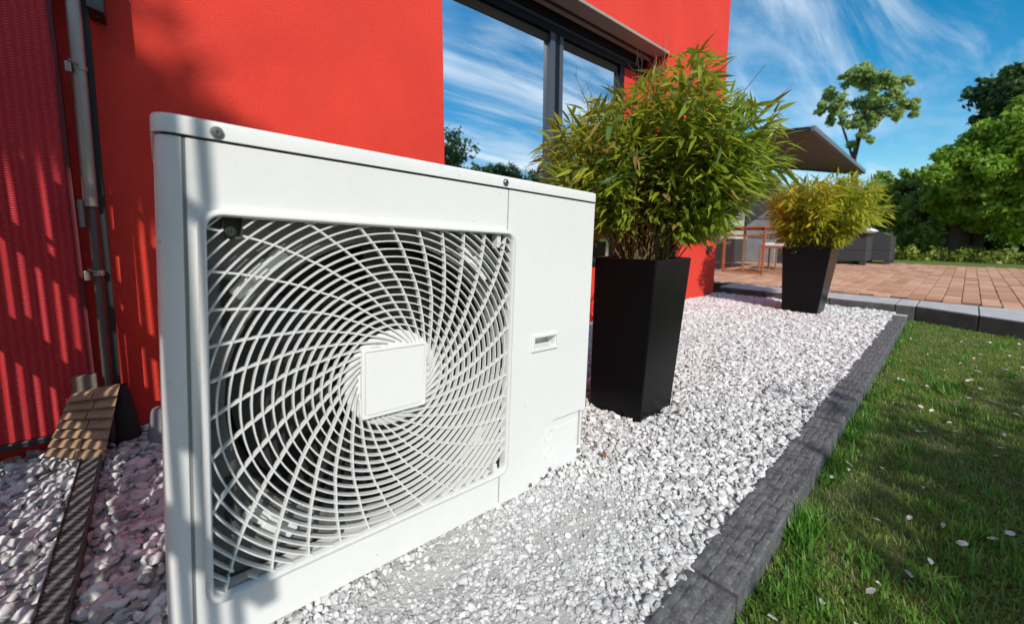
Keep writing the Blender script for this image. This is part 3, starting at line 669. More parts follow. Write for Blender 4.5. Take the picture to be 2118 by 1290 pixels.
hub = MB().lathe([(0.0, 0.004), (0.101, 0.004), (0.104, 0.006), (0.104, 0.012), (0.0, 0.012)], 48, 'Y', (CX, 0, CZ)).obj('hub_disc', PLASTIC, gr, smooth=40)
pl0 = [(x, z) for x, z in rrect(CX-0.0735, CX+0.0725, CZ-0.0735, CZ+0.0725, 0.004, 4)]
def sc_(l, s): return [(CX+(x-CX)*s, CZ+(z-CZ)*s) for x, z in l]
lo = [[(x, y, z) for x, z in sc_(pl0, s)] for s, y in ((1.0, 0.004), (1.0, -0.009), (0.985, -0.0105), (0.925, -0.0105), (0.917, -0.0068), (0.898, -0.0068), (0.885, -0.0102))]
lf = loft(lo); nn = len(pl0); lf.f.append(tuple(range((len(lo)-1)*nn, len(lo)*nn)))
lf.obj('hub_plate', PLATE, gr, smooth=30)
for i, (a, b_, c, d) in enumerate(TABS):
    if i == 0:
        tb = MB()
        tb.add([(a,-.003,c),(b_,-.003,c),(b_,-.003,d-.001),(a,-.003,d-.001),(a,.028,c),(b_,.028,c),(b_,.028,d-.001),(a,.028,d-.001)], [(4,5,6,7),(0,1,5,4),(1,2,6,5),(2,3,7,6),(3,0,4,7)])
        o = tb.obj('screw_pocket', mat('pocket_grey', (0.10, 0.10, 0.10), 0.5), gr); screw((a+b_)/2, c+0.0125, 0.0255, o, 0.0055)
    elif i in (1, 2):
        tb = MB().box((a+.012, -0.003, c), (b_-.016, 0.02, d-.002)).box((a+.012, -0.003, c+.010), (b_+.004, 0.02, c+.014)).box((b_-0.016,-0.003,c+0.004),(b_-0.012,0.022,d-0.004))
        tb.obj('clip_tab', PLASTIC, gr, bevel=0.001)
# shroud plate with round orifice, bell mouth, fan
sh = MB(); nn = 96; RO = 0.302; yS = 0.040
circ = [(CX+RO*math.cos(2*math.pi*k/nn), CZ+RO*math.sin(2*math.pi*k/nn)) for k in range(nn)]
def sq(t):
    c, s_ = math.cos(t), math.sin(t); q = 0.336/max(abs(c), abs(s_)); return (CX+q*c, CZ+q*s_)
outer = [sq(2*math.pi*k/nn) for k in range(nn)]
loops = [[(x, yS, z) for x, z in outer], [(x, yS, z) for x, z in circ]]
for rr, y in ((RO-0.006, yS+0.003), (RO-0.011, yS+0.010), (RO-0.014, yS+0.022), (RO-0.014, yS+0.075)):
    loops.append([(CX+rr*math.cos(2*math.pi*k/nn), y, CZ+rr*math.sin(2*math.pi*k/nn)) for k in range(nn)])
shroud = loft(loops[:3]).obj('fan_shroud', SHROUD, hp, smooth=50)
loft(loops[2:]).obj('bell_mouth', FANM, hp, smooth=50)
for sx, sz in ((-1, 1), (1, 1), (1, -1), (-1, -1)):
    cxx, czz = CX+sx*0.292, CZ+sz*0.176
    MB().box((cxx-.006, yS-.0035, czz-.042), (cxx+.006, yS-.0005, czz+.042)).obj('slot', BLACKIN, shroud)
    # clip block lying along the orifice on the diagonal
    a = math.atan2(sz, sx)
    M_ = Matrix.Translation((CX+0.333*math.cos(a+0.03), yS-0.008, CZ+0.333*math.sin(a+0.03))) @ Matrix.Rotation(-(a+math.pi/2), 4, 'Y')
    MB().box((-0.055,-0.004,-0.012), (0.055,0.007,0.012)).xf(M_).obj('clip_block', PLASTIC, shroud, bevel=0.004)
    MB().box((-0.014,-0.010,-0.014), (0.020,-0.0045,0.010)).xf(M_).obj('clip_lug', PLASTIC, shroud, bevel=0.003)
MB().lathe([(0.36, 0.16), (0.0, 0.16)], 48, 'Y', (CX, 0, CZ)).obj('coil_back', BLACKIN, hp)
MB().box((-0.043, 0.30, 0.013), (XR-0.012, 0.31, SEAM-0.01)).obj('inner_bulkhead', BLACKIN, hp)
MB().box((0.668, 0.02, 0.013), (0.675, 0.30, SEAM-0.01)).obj('inner_bulkhead', BLACKIN, hp)
MB().box((-0.043, 0.05, SEAM-0.02), (0.667, 0.30, SEAM-0.012)).obj('inner_bulkhead', BLACKIN, hp)
fan = MB().lathe([(0.0, 0.085), (0.06, 0.085), (0.068, 0.095), (0.068, 0.15)], 32, 'Y', (CX, 0, CZ)).obj('fan', FANM, hp, smooth=40)
for k in range(3):
    V = []; F = []; na_, nr_ = 10, 6
    for i in range(na_+1):
        for j in range(nr_+1):
            r_ = 0.065 + (0.282-0.065)*j/nr_; a = R(k*120 + 95*i/na_*(1-0.18*j/nr_) + 20*j/nr_)
            V.append((CX+r_*math.cos(a), 0.150-0.060*i/na_-0.008*math.sin(math.pi*i/na_), CZ+r_*math.sin(a)))
    for i in range(na_):
        for j in range(nr_): q = i*(nr_+1)+j; F.append((q, q+1, q+nr_+2, q+nr_+1))
    MB().add(V, F).obj('fan_blade', FANM, fan, smooth=60)
for fx in (0.06, 0.90):
    MB().box((fx-0.05, 0.02, -0.035), (fx+0.05, DEP-0.02, 0.0005)).obj('foot', ANTH, hp, bevel=0.004)

# ------------------------------------------------------------------ leaves
def leaf_mesh(name, L, W, droop, fold, m_):
    st = [(0.0, 0.12), (0.28, 1.0), (0.62, 0.78), (1.0, 0.0)]
    V = [(0,0,0)]
    for t, w_ in st[1:3]:
        z = -droop*L*t*t
        V += [(L*t, -W/2*w_, z+fold*W*w_), (L*t, 0, z), (L*t, W/2*w_, z+fold*W*w_)]
    V.append((L, 0, -droop*L))
    F = [(0,1,2), (0,2,3), (1,4,5,2), (2,5,6,3), (4,7,5), (5,7,6)]
    return MB().add(V, F), V, F
def frames(D, up_noise):
    D = D/np.linalg.norm(D, axis=1)[:, None]
    U = np.tile([0, 0, 1.0], (len(D), 1)) + up_noise
    Y = np.cross(U, D); Y /= np.linalg.norm(Y, axis=1)[:, None] + 1e-9
    Z = np.cross(D, Y)
    return D, Y, Z
def inside(poly, u, v):
    r_ = np.zeros(len(u), bool); n = len(poly)
    for i in range(n):
        (x1, y1), (x2, y2) = poly[i], poly[(i+1) % n]
        c = ((y1 > v) != (y2 > v)) & (u < (x2-x1)*(v-y1)/(y2-y1+1e-9)+x1); r_ ^= c
    return r_
def bamboo(root, tips, base_r, base_z, nleaf, Lr, cols, first, hi_bias, poly, seed=1):
    """canes from the pot to the given tips; clusters of lance leaves on the outer two thirds"""
    g = np.random.default_rng(seed)
    canes = MB(); nodes = []; dirs = []
    for tp, dens in tips:
        tp = np.array(tp); a = g.uniform(0, 6.28); q = math.sqrt(g.uniform(0, 1))*base_r
        b0 = np.array([q*math.cos(a), q*math.sin(a), base_z]) + np.array([0.35*tp[0]*base_r, 0.35*tp[1]*base_r, 0])
        mid = b0*0.45 + tp*0.55 + np.array([-0.12*(tp[0]-b0[0]), -0.12*(tp[1]-b0[1]), 0.10*(tp[2]-b0[2]) + 0.03])
        ts = np.linspace(0, 1, 9)[:, None]; pts = (1-ts)**2*b0 + 2*ts*(1-ts)*mid + ts**2*tp
        canes.tube([tuple(p) for p in pts], list(np.linspace(0.0030, 0.0009, 9)), 5)
        nl = g.poisson(nleaf*dens)
        t = g.beta(1.7, 1.05, nl)[:, None]*0.76+0.24
        pp = (1-t)**2*b0 + 2*t*(1-t)*mid + t**2*tp; dd = 2*(1-t)*(mid-b0)+2*t*(tp-mid)
        nodes.append(pp); dirs.append(dd/np.linalg.norm(dd, axis=1)[:, None])
    for _ in range(90):                                 # dry leafless straws crowding the foot of the clump
        a = g.uniform(0, 6.28); q = math.sqrt(g.uniform(0, 1))*base_r*1.15; l = g.uniform(.15, .42); o_ = g.uniform(.05, .30)
        p0 = (q*math.cos(a), q*math.sin(a), base_z); p2 = (p0[0]*(1+o_*3)+g.normal(0, .03), p0[1]*(1+o_*3)+g.normal(0, .03), base_z+l)
        canes.tube([p0, tuple((np.array(p0)+np.array(p2))/2+np.array([0, 0, .02])), p2], [.0026, .0020, .0010], 5)
    canes_o = canes.obj('canes', CANE, root); canes_o['kind'] = 'stuff'
    P = np.concatenate(nodes); D = np.concatenate(dirs); n = len(P)
    side = g.normal(0, 1, (n, 3)); side -= D*np.sum(side*D, 1)[:, None]; side /= np.linalg.norm(side, axis=1)[:, None]
    tw = g.uniform(0.0, 0.085, n)[:, None]              # small twigs carry the leaves off the cane
    P = P + side*tw + g.normal(0, .008, (n, 3))
    out = np.column_stack([P[:, 0], P[:, 1], np.zeros(n)]); out /= np.linalg.norm(out, axis=1)[:, None]+1e-6
    q = (P + 0.35*Lr*side + np.array(root.location) - np.array([0, 0, .755])) @ np.array(CAM_M)   # keep the bush to its grown outline
    ok = inside(poly, 1067+834*q[:, 0]/q[:, 2], 574+834*q[:, 1]/q[:, 2]) | (g.uniform(0, 1, n) < .004)
    P, D, side, out = P[ok], D[ok], side[ok], out[ok]; n = len(P)
    LD = side*0.75 + D*0.35 + out*0.45 + np.array([0, 0, -0.22]) + g.normal(0, .28, (n, 3))
    LD, Y, Z = frames(LD, g.normal(0, .45, (n, 3)))
    Ls = np.clip(g.normal(1.0, 0.25, n), 0.5, 1.6)
    # which leaves show largest from the photograph's side
    cam_l = np.array([0, 0, 0.755]) - np.array(root.location)
    dist = np.linalg.norm(P-cam_l, axis=1)
    order = np.argsort(dist - hi_bias*(g.uniform(0, .12, n)))
    protos = []
    for ci, mt_ in enumerate(cols):
        for vi, (L, W, dr, fo) in enumerate(((Lr, Lr*.17, .10, .18), (Lr*1.1, Lr*.15, .22, .10), (Lr*.85, Lr*.19, .02, .25))):
            mb, V, F = leaf_mesh('leaf', L, W, dr, fo, mt_)
            protos.append(mb.mesh('leaf', mt_, 80))
    nc = len(cols); probs = np.array([.38, .34, .16, .12][:nc]); probs = probs/probs.sum()
    ci = g.choice(nc, n, p=probs); vi = g.integers(0, 3, n)
    for k in order[:first]:
        o = put('leaf', protos[ci[k]*3+vi[k]], root)
        s = Ls[k]; o.matrix_local = Matrix(((LD[k,0]*s, Y[k,0]*s, Z[k,0]*s, P[k,0]), (LD[k,1]*s, Y[k,1]*s, Z[k,1]*s, P[k,1]), (LD[k,2]*s, Y[k,2]*s, Z[k,2]*s, P[k,2]), (0,0,0,1)))
    rest = order[first:]
    me_parts = []
    V0 = np.array(leaf_mesh('x', Lr, Lr*.17, .12, .16, None)[1]); F0 = leaf_mesh('x', Lr, Lr*.17, .12, .16, None)[2]
    F3 = []
    for f in F0: F3 += [f] if len(f) == 3 else [(f[0], f[1], f[2]), (f[0], f[2], f[3])]
    F3 = np.array(F3)
    VV = (P[rest][:, None, :] + Ls[rest][:, None, None]*(V0[None, :, 0:1]*LD[rest][:, None, :] + V0[None, :, 1:2]*Y[rest][:, None, :] + V0[None, :, 2:3]*Z[rest][:, None, :])).reshape(-1, 3)
    FF = (F3[None] + (np.arange(len(rest))*len(V0))[:, None, None]).reshape(-1, 3)
    o = put('foliage', quads('foliage', VV, FF, LEAFMIX, True), root); o['kind'] = 'stuff'
    return n
def leafmat(name, c): return objvar(mat(name, c, 0.42, trans=0.5), tuple(x*0.8 for x in c), tuple(min(1, x*1.2) for x in c))
LEAFC = [leafmat('leaf_green', (0.22, 0.32, 0.030)), leafmat('leaf_yellow_green', (0.40, 0.45, 0.036)), leafmat('leaf_blue_green', (0.12, 0.21, 0.07)), leafmat('leaf_dry', (0.36, 0.25, 0.09))]
LEAFMIX = islandvar(mat('leaf_mix', (0.1, 0.16, 0.02), 0.42, trans=0.5), [(0.16, 0.25, 0.026), (0.25, 0.34, 0.032), (0.40, 0.45, 0.037), (0.22, 0.31, 0.042), (0.45, 0.45, 0.04), (0.48, 0.36, 0.14)])
LEAFC2 = [leafmat('leaf_gold_green', (0.42, 0.45, 0.03)), leafmat('leaf_gold', (0.60, 0.50, 0.034)), leafmat('leaf_mid_green', (0.25, 0.33, 0.035)), leafmat('leaf_straw', (0.42, 0.28, 0.08))]

def planter(base, rim, H_, label, seed):
    (bx0, bx1, by0, by1), (rx0, rx1, ry0, ry1) = base, rim
    cx_, cy_ = (bx0+bx1)/2, (by0+by1)/2
    e = empty('planter', (cx_, cy_, 0), label, 'planter', 'black tapered planters on the white gravel')
    q = lambda a, b_, c, d, z, t=0: [(a+t-cx_, c+t-cy_, z), (b_-t-cx_, c+t-cy_, z), (b_-t-cx_, d-t-cy_, z), (a+t-cx_, d-t-cy_, z)]
    w_ = 0.018
    lo = [q(bx0, bx1, by0, by1, -0.02), q(rx0, rx1, ry0, ry1, H_), q(rx0, rx1, ry0, ry1, H_, w_), q(rx0, rx1, ry0, ry1, H_-0.06, w_+0.004)]
    b = loft(lo); b.obj('pot', BLACKPOT, e, bevel=0.005)
    s_ = MB().add(q(rx0, rx1, ry0, ry1, H_-0.05, w_), [(0,1,2,3)]).obj('soil', SOIL, e)
    return e
planter((1.378, 1.625, 0.81, 1.057), (1.418, 1.708, 0.7875, 1.0775), 0.648, 'large black tapered planter beside the white unit', 1)
planter((4.50, 4.76, 0.885, 1.165), (4.42, 4.79, 0.805, 1.18), 0.622, 'black tapered planter at the far end of the gravel before the patio', 2)

def ray_tip(u, v, d):                                  # a point at distance d seen at photo pixel (u, v), used to place cane tips
    c = Vector(((u-1067)/834, (v-574)/834, 1)).normalized()
    return (Matrix(CAM_M) @ c)*d + Vector((0, 0, 0.755))
c1_ = Vector((1.563, 0.93, 0.0))
bam = empty('bamboo_plant', c1_, 'tall green bamboo growing in the large black planter beside the unit', 'bamboo', 'bamboo plants in the black planters')
tips = []
g = np.random.default_rng(5)
outline = [(1452,92),(1400,165),(1330,200),(1235,235),(1160,235),(1115,285),(1105,345),(1150,395),(1215,425),(1490,150),(1500,215),(1560,235),(1600,260),(1645,300),(1640,345),(1590,400),(1545,450),(1490,470)]
for (u, v) in outline:
    for _ in range(4):
        d = 1.82 + g.uniform(-.28, .30); k = g.uniform(0.60, 0.91)
        uu = 1370+(u-1370)*k + g.normal(0, 8); vv = 400+(v-400)*k + g.normal(0, 8)
        tips.append((tuple(ray_tip(uu, vv, d)-c1_), 1.0))
for _ in range(70):
    a = g.uniform(0, 6.28); r_ = 0.50*math.sqrt(g.uniform(0, 1)); z = 0.92 + g.uniform(0, 0.62)*(1.15-r_*1.1)
    tips.append(((r_*math.cos(a), r_*math.sin(a), z), 0.8))
POLY1 = [(1100,330),(1132,240),(1190,222),(1290,198),(1345,140),(1400,118),(1452,84),(1478,108),(1498,175),(1530,212),(1595,225),(1620,262),(1650,292),(1655,338),(1622,372),(1560,402),(1520,440),(1480,482),(1430,502),(1330,492),(1240,482),(1205,440),(1190,420),(1135,398)]
bamboo(bam, tips, 0.10, 0.60, 95, 0.076, LEAFC, 300, 1.0, POLY1, seed=3)
# dry bare twig sprays above the left shoulder
tw = MB(); 
for (u, v), (u2, v2) in (((1225,230),(1188,150)),((1235,225),(1212,168)),((1228,228),(1200,185)),((1260,225),(1258,175)),((1310,190),(1318,95)),((1300,185),(1330,120)),((1352,170),(1372,80)),((1345,165),(1355,105)),((1290,215),(1275,150))):
    p0, p1 = ray_tip(u, v+40, 1.8)-c1_, ray_tip(u2, v2, 1.82)-c1_
    tw.tube([tuple(p0), tuple(p0*.5+p1*.5+Vector((.01,-.01,0))), tuple(p1)], [0.0016, 0.0012, 0.0006], 5)
    for _ in range(4):
        t = g.uniform(.4, .95); q = p0*(1-t)+p1*t
        tw.tube([tuple(q), tuple(q+Vector((g.normal(0,.02), g.normal(0,.02), .035)))], [0.0009, 0.0004], 4)
o = tw.obj('dry_twigs', mat('dry_twig', (0.11, 0.085, 0.065), 0.8), bam); o['kind'] = 'stuff'

c2_ = Vector((4.61, 0.99, 0.0))
bam2 = empty('bamboo_plant', c2_, 'lower yellow-green bamboo growing in the far black planter before the patio', 'bamboo', 'bamboo plants in the black planters')
tips = []
for (u, v) in [(1740,362),(1690,372),(1640,385),(1600,410),(1590,445),(1600,480),(1620,490),(1790,368),(1830,395),(1850,430),(1848,460),(1800,478),(1760,490)]:
    for _ in range(4):
        d = 4.72 + g.uniform(-.30, .35); k = g.uniform(0.60, 0.92)
        uu = 1705+(u-1705)*k + g.normal(0, 4); vv = 455+(v-455)*k + g.normal(0, 4)
        tips.append((tuple(ray_tip(uu, vv, d)-c2_), 1.0))
for _ in range(60):
    a = g.uniform(0, 6.28); r_ = 0.52*math.sqrt(g.uniform(0, 1)); z = 0.86 + g.uniform(0, 0.40)
    tips.append(((r_*math.cos(a), r_*math.sin(a), z), 0.8))
LM1 = LEAFMIX
LEAFMIX = islandvar(mat('leaf_mix_gold', (0.2, 0.2, 0.02), 0.42, trans=0.5), [(0.25, 0.32, 0.028), (0.38, 0.42, 0.03), (0.55, 0.52, 0.036), (0.30, 0.38, 0.035), (0.60, 0.47, 0.045), (0.58, 0.42, 0.12)])
POLY2 = [(1585,430),(1596,402),(1640,380),(1690,366),(1740,358),(1795,366),(1832,392),(1852,425),(1848,452),(1802,464),(1768,476),(1742,500),(1730,515),(1620,515),(1600,485)]
bamboo(bam2, tips, 0.12, 0.58, 85, 0.084, LEAFC2, 300, 1.0, POLY2, seed=9)

# ------------------------------------------------------------------ patio furniture
tb = empty('garden_table', (7.1, 2.14, PZ), 'red-brown garden table on the brick patio', 'table')
MB().box((0,0,0.735), (1.9,0.95,0.765)).obj('tabletop', WOOD, tb, bevel=0.004)
MB().box((0.02,0.02,0.60), (0.045,0.93,0.63)).obj('end_rail', WOOD, tb, bevel=0.003)
MB().box((0.02,0.03,0.70), (1.88,0.05,0.734)).obj('apron', WOOD, tb); MB().box((0.02,0.90,0.70), (1.88,0.92,0.734)).obj('apron', WOOD, tb)
MB().box((0.02,0.03,0.70), (0.04,0.92,0.733)).obj('apron', WOOD, tb)
for x, y in ((0.02,0.0), (0.02,0.59), (1.83,0.0), (1.83,0.9)):
    MB().box((x,y,0), (x+0.034,y+0.034,0.70)).obj('leg', WOOD, tb, bevel=0.003)
MB().box((0.03,0.036,0.025), (0.055,0.589,0.055)).obj('foot_rail', WOOD, tb)
MB().box((0.03,0.29,0.0555), (0.055,0.318,0.599)).obj('middle_leg', STEELLEG, tb)
def chair(x, y, rz, label):
    e = empty('garden_chair', (x, y, PZ), label, 'chair', 'chairs round the garden table'); e.rotation_euler = (0, 0, rz)
    W2 = 0.23
    for sx in (-1, 1):
        for sy in (-1, 1):
            h = 0.62 if sy > 0 else 0.46
            MB().box((sx*W2-.012, sy*0.22-.012, 0), (sx*W2+.012, sy*0.22+.012, h)).obj('leg', STEELLEG, e, bevel=0.002)
        MB().box((sx*W2-.010, -0.207, 0.03), (sx*W2+.010, 0.207, 0.05)).obj('sled_rail', STEELLEG, e)
        MB().box((sx*W2-.018, -0.24, 0.62), (sx*W2+.018, 0.207, 0.645)).obj('armrest', WOOD, e, bevel=0.003)
    MB().box((-W2+.013, -0.235, 0.42), (W2-.013, 0.205, 0.445)).obj('seat', WOOD, e, bevel=0.003)
    MB().box((-W2+.02, -0.22, 0.447), (W2-.02, 0.19, 0.50)).obj('cushion', CUSH, e, bevel=0.02, seg=3)
    MB().box((-W2+.019, 0.180, 0.60), (W2-.019, 0.206, 0.64)).obj('back_rail', WOOD, e, bevel=.003)
    MB().box((-W2+.03, 0.12, 0.505), (W2-.03, 0.178, 0.66)).obj('back_cushion', CUSH, e, bevel=.02, seg=3)
chair(7.52, 2.03, R(180), 'garden chair on the near long side of the table with its back towards the lawn')
chair(8.35, 2.03, R(180), 'garden chair beside the first one, further from the kerb')
chair(8.0, 3.25, R(0), 'garden chair on the far long side of the table')
for k, (x, y) in enumerate(((10.6, 3.0), (9.9, 3.9))):
    e = empty('storage_box', (x, y, PZ), ['dark storage box behind the garden table, nearer the grey screen', 'dark storage box behind the garden table, nearer the cream wall'][k], 'box', 'dark boxes behind the table')
    MB().box((-.35,-.45,0), (.35,.45,.52)).obj('body', RATTAN, e, bevel=.01); MB().box((-.36,-.46,.522), (.36,.46,.56)).obj('lid', mat('pale_lid', (.55,.55,.56), .7), e, bevel=.008)
def sofa(x, y, sx, sy, label, pillow=False):
    e = empty('rattan_sofa', (x, y, PZ), label, 'sofa', 'charcoal sofas on the patio')
    for a in (0, sx-.09):
        for c in (0, sy-.09): MB().box((a, c, 0), (a+.09, c+.09, .075)).obj('leg', RATTAN, e)
    MB().box((0,0,.077), (sx,sy,.30)).obj('base', RATTAN, e, bevel=.01)
    MB().box((0,0,.302), (.14,sy,.68)).obj('backrest', RATTAN, e, bevel=.012)
    MB().box((.142,0,.302), (sx,.13,.60)).obj('arm', RATTAN, e, bevel=.012)
    MB().box((.142,sy-.13,.302), (sx,sy,.60)).obj('arm', RATTAN, e, bevel=.012)
    MB().box((.15,.135,.302), (sx-.02,sy-.135,.42)).obj('seat_cushion', CUSH, e, bevel=.03, seg=3)
    return e
sofa(11.0, 1.42, 0.85, 0.95, 'charcoal rattan sofa with a white pillow behind the far planter')
sofa(11.7, 1.12, 0.75, 0.62, 'charcoal rattan armchair at the far edge of the patio beside the sofa')
p = empty('pillow', (11.06, 1.50, PZ+.685), 'white pillow lying on the charcoal sofa back', 'pillow')
V = []; F = []
for i in range(9):
    for j in range(9):
        a, c = i/4-1, j/4-1; h = .055*(1-a**4)*(1-c**4)
        V.append((a*.16, c*.21*(1+.12*a), h+.05+.03*c)); 
for i in range(9):
    for j in range(9):
        a, c = i/4-1, j/4-1; V.append((a*.16, c*.21*(1+.12*a), -.055*(1-a**4)*(1-c**4)+.05+.03*c))
for i in range(8):
    for j in range(8): q = i*9+j; F += [(q, q+9, q+10, q+1), (81+q, 81+q+1, 81+q+10, 81+q+9)]
MB().add(V, F).obj('cover', CUSH, p, smooth=60)
# awning over the patio
aw = empty('patio_awning', (8.0, 1.85, 0), 'dark patio awning with a blue-grey front bar', 'awning')
def AP(x, y, z): return (x-8.0, y-1.85, z)
n0, n1, f0, f1 = (8.0, 1.87, 2.38), (8.0, 4.2, 2.52), (12.6, 1.86, 2.16), (12.6, 4.2, 2.62)
V = [AP(*q) for q in (n0, f0, f1, n1)]; V2 = [(a, b_, c+.03) for a, b_, c in V]
MB().add(V+V2, [(0,3,2,1),(4,5,6,7),(0,1,5,4),(1,2,6,5),(2,3,7,6),(3,0,4,7)]).obj('cloth', TAUPE, aw)
b = MB().hexa([AP(7.97,1.80,2.365), AP(12.65,1.79,2.145), AP(12.65,1.86,2.145), AP(7.97,1.867,2.365)], [AP(7.97,1.80,2.455), AP(12.65,1.79,2.235), AP(12.65,1.86,2.235), AP(7.97,1.867,2.455)]); b.obj('front_bar', BLUEGREY, aw, bevel=.01)
b = MB().hexa([AP(7.93,1.87,2.36), AP(7.997,1.87,2.36), AP(7.997,4.2,2.50), AP(7.93,4.2,2.50)], [AP(7.93,1.87,2.44), AP(7.997,1.87,2.44), AP(7.997,4.2,2.58), AP(7.93,4.2,2.58)]); b.obj('side_arm', ANTH, aw)
b = MB().hexa([AP(12.602,1.87,2.12), AP(12.65,1.87,2.12), AP(12.65,4.2,2.58), AP(12.602,4.2,2.58)], [AP(12.602,1.87,2.20), AP(12.65,1.87,2.20), AP(12.65,4.2,2.66), AP(12.602,4.2,2.66)]); b.obj('side_arm', ANTH, aw)
for x in (8.0, 12.5): MB().box(AP(x, 4.22, PZ), AP(x+.09, 4.31, 2.60)).obj('support_post', ANTH, aw)
gs = empty('privacy_screen', (10.2, 2.86, PZ), 'tall grey board screen standing behind the garden table', 'screen')
MB().hexa([(0,0,0),(.06,0,0),(.06,.62,0),(0,.62,0)], [(0,0,1.80),(.06,0,1.80),(.06,.62,1.88),(0,.62,1.88)]).obj('board', SCREENM, gs, bevel=.01)
for k in range(3): MB().box((-.008,.01,.55+k*.42), (-.001,.61,.562+k*.42)).obj('board_joint', ANTH, gs)
cw = empty('cream_wall', (14.4, 6.0, 0), 'cream rendered garden wall behind the patio table', 'wall')
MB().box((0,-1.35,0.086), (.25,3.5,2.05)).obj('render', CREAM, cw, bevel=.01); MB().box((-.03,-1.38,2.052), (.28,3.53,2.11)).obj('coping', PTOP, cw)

# ------------------------------------------------------------------ trees and hedge
def leaf_cloud(lobes, n, size, seed, squash=1.0, shell=0.55):
    g_ = np.random.default_rng(seed); lb = np.array(lobes, float); vol = lb[:, 3]**2; pi_ = g_.choice(len(lb), n, p=vol/vol.sum())
    d = g_.normal(0, 1, (n, 3)); d /= np.linalg.norm(d, axis=1)[:, None]
    rad = (shell + (1-shell)*g_.uniform(0, 1, n)**0.6) * lb[pi_, 3]*g_.normal(1, .07, n)
    c = lb[pi_, :3] + d*rad[:, None]*np.array([1, 1, squash])
    c += .30*np.sin(c[:, [1, 2, 0]]*5.3+1)*lb[pi_, 3:4] + .22*np.sin(c[:, [2, 0, 1]]*13.7+2)*lb[pi_, 3:4] + g_.normal(0, .16, (n, 3))*lb[pi_, 3:4]
    nrm = d + g_.normal(0, .7, (n, 3)) + np.array([0, 0, .35]); nrm /= np.linalg.norm(nrm, axis=1)[:, None]
    t = np.cross(nrm, g_.normal(0, 1, (n, 3))); t /= np.linalg.norm(t, axis=1)[:, None]+1e-9; b_ = np.cross(nrm, t)
    s = size*g_.uniform(.6, 1.35, n)[:, None]
    V = np.stack([c-t*s*.5, c+b_*s*.30+nrm*s*.07, c+t*s*.55-nrm*s*.06, c-b_*s*.30+nrm*s*.07], 1).reshape(-1, 3)
    F = np.arange(n*4).reshape(n, 4)
    return V, F
def foliage_mat(name, cols, tr=0.35): return islandvar(mat(name, cols[0], 0.5, trans=tr), cols)
FOL_A = foliage_mat('foliage_mid', [(0.20, 0.31, 0.06), (0.30, 0.43, 0.09), (0.40, 0.53, 0.14)], .6)
FOL_D = foliage_mat('foliage_pale', [(0.30, 0.42, 0.12), (0.40, 0.52, 0.17), (0.48, 0.60, 0.24)], .65)
FOL_B = foliage_mat('foliage_dark', [(0.03, 0.07, 0.014), (0.05, 0.105, 0.02), (0.075, 0.14, 0.028)])
FOL_C = foliage_mat('foliage_bright', [(0.18, 0.32, 0.025), (0.27, 0.45, 0.04), (0.37, 0.54, 0.07)], .6)
def tree(name, base, trunk_pts, lobes, n, size, m_, seed, label, cat='tree', group=None, squash=.85, shell=.3, sub=9):
    e = empty(name, base, label, cat, group); bv = Vector(base)
    for pts, r0, r1 in trunk_pts:
        MB().tube([tuple(Vector(p)-bv) for p in pts], list(np.linspace(r0, r1, len(pts))), 10).obj('trunk' if r0 > .05 else 'limb', BARK, e, smooth=60)
    g_ = np.random.default_rng(seed+500); lb = []
    for x, y, z, r_ in lobes:
        if sub == 0: lb.append((x-bv.x, y-bv.y, z-bv.z, r_)); continue
        for _ in range(sub):                           # break every lobe into clumps so that gaps and a ragged outline remain
            d_ = g_.normal(0, 1, 3); d_ /= np.linalg.norm(d_)
            q = r_*g_.uniform(.35, 1.0); lb.append((x-bv.x+d_[0]*q, y-bv.y+d_[1]*q, z-bv.z+d_[2]*q*.85, r_*g_.uniform(.28, .52)))
    V, F = leaf_cloud(lb, n, size, seed, squash, shell)
    put('crown', quads('crown', V, F, m_), e)
    return e
def pt(u, v, X):                                       # a point on the plane X = const seen at photo pixel (u, v)
    c = Matrix(CAM_M) @ Vector(((u-1067)/834, (v-574)/834, 1)); c *= X/c.x; return (c.x, c.y, c.z+0.755)
def plobes(lst, X, dx=0.8, seed=0):
    g_ = np.random.default_rng(seed); out = []
    for u, v, r_ in lst:
        p_ = pt(u, v, X+g_.uniform(-dx, dx)); out.append((p_[0], p_[1], p_[2], r_))
    return out
# lone tree above the awning
L1 = plobes([(1790,160,.42),(1755,165,.34),(1825,170,.36),(1715,195,.30),(1700,225,.24),(1735,215,.36),(1790,205,.50),(1845,200,.34),(1875,170,.22),(1880,215,.24),(1850,235,.30),(1800,245,.38),(1755,250,.30),(1720,250,.18),(1785,275,.24),(1765,300,.18),(1800,290,.13),(1890,235,.16)], 18, .5, 1)
t0_ = pt(1765, 330, 18); t1_ = pt(1790, 230, 18)
tree('tree', (18, 2.75, 0.085), [([(18.1, 2.75, 0.08), (18.1, 2.78, 2.0), t0_, t1_], .16, .05), ([t0_, pt(1735, 240, 18), pt(1712, 205, 18)], .04, .015), ([t1_, pt(1850, 215, 18.2), pt(1880, 190, 18.2)], .035, .012)], L1, 13000, .115, FOL_D, 2, 'lone tree with an airy crown rising above the patio awning')
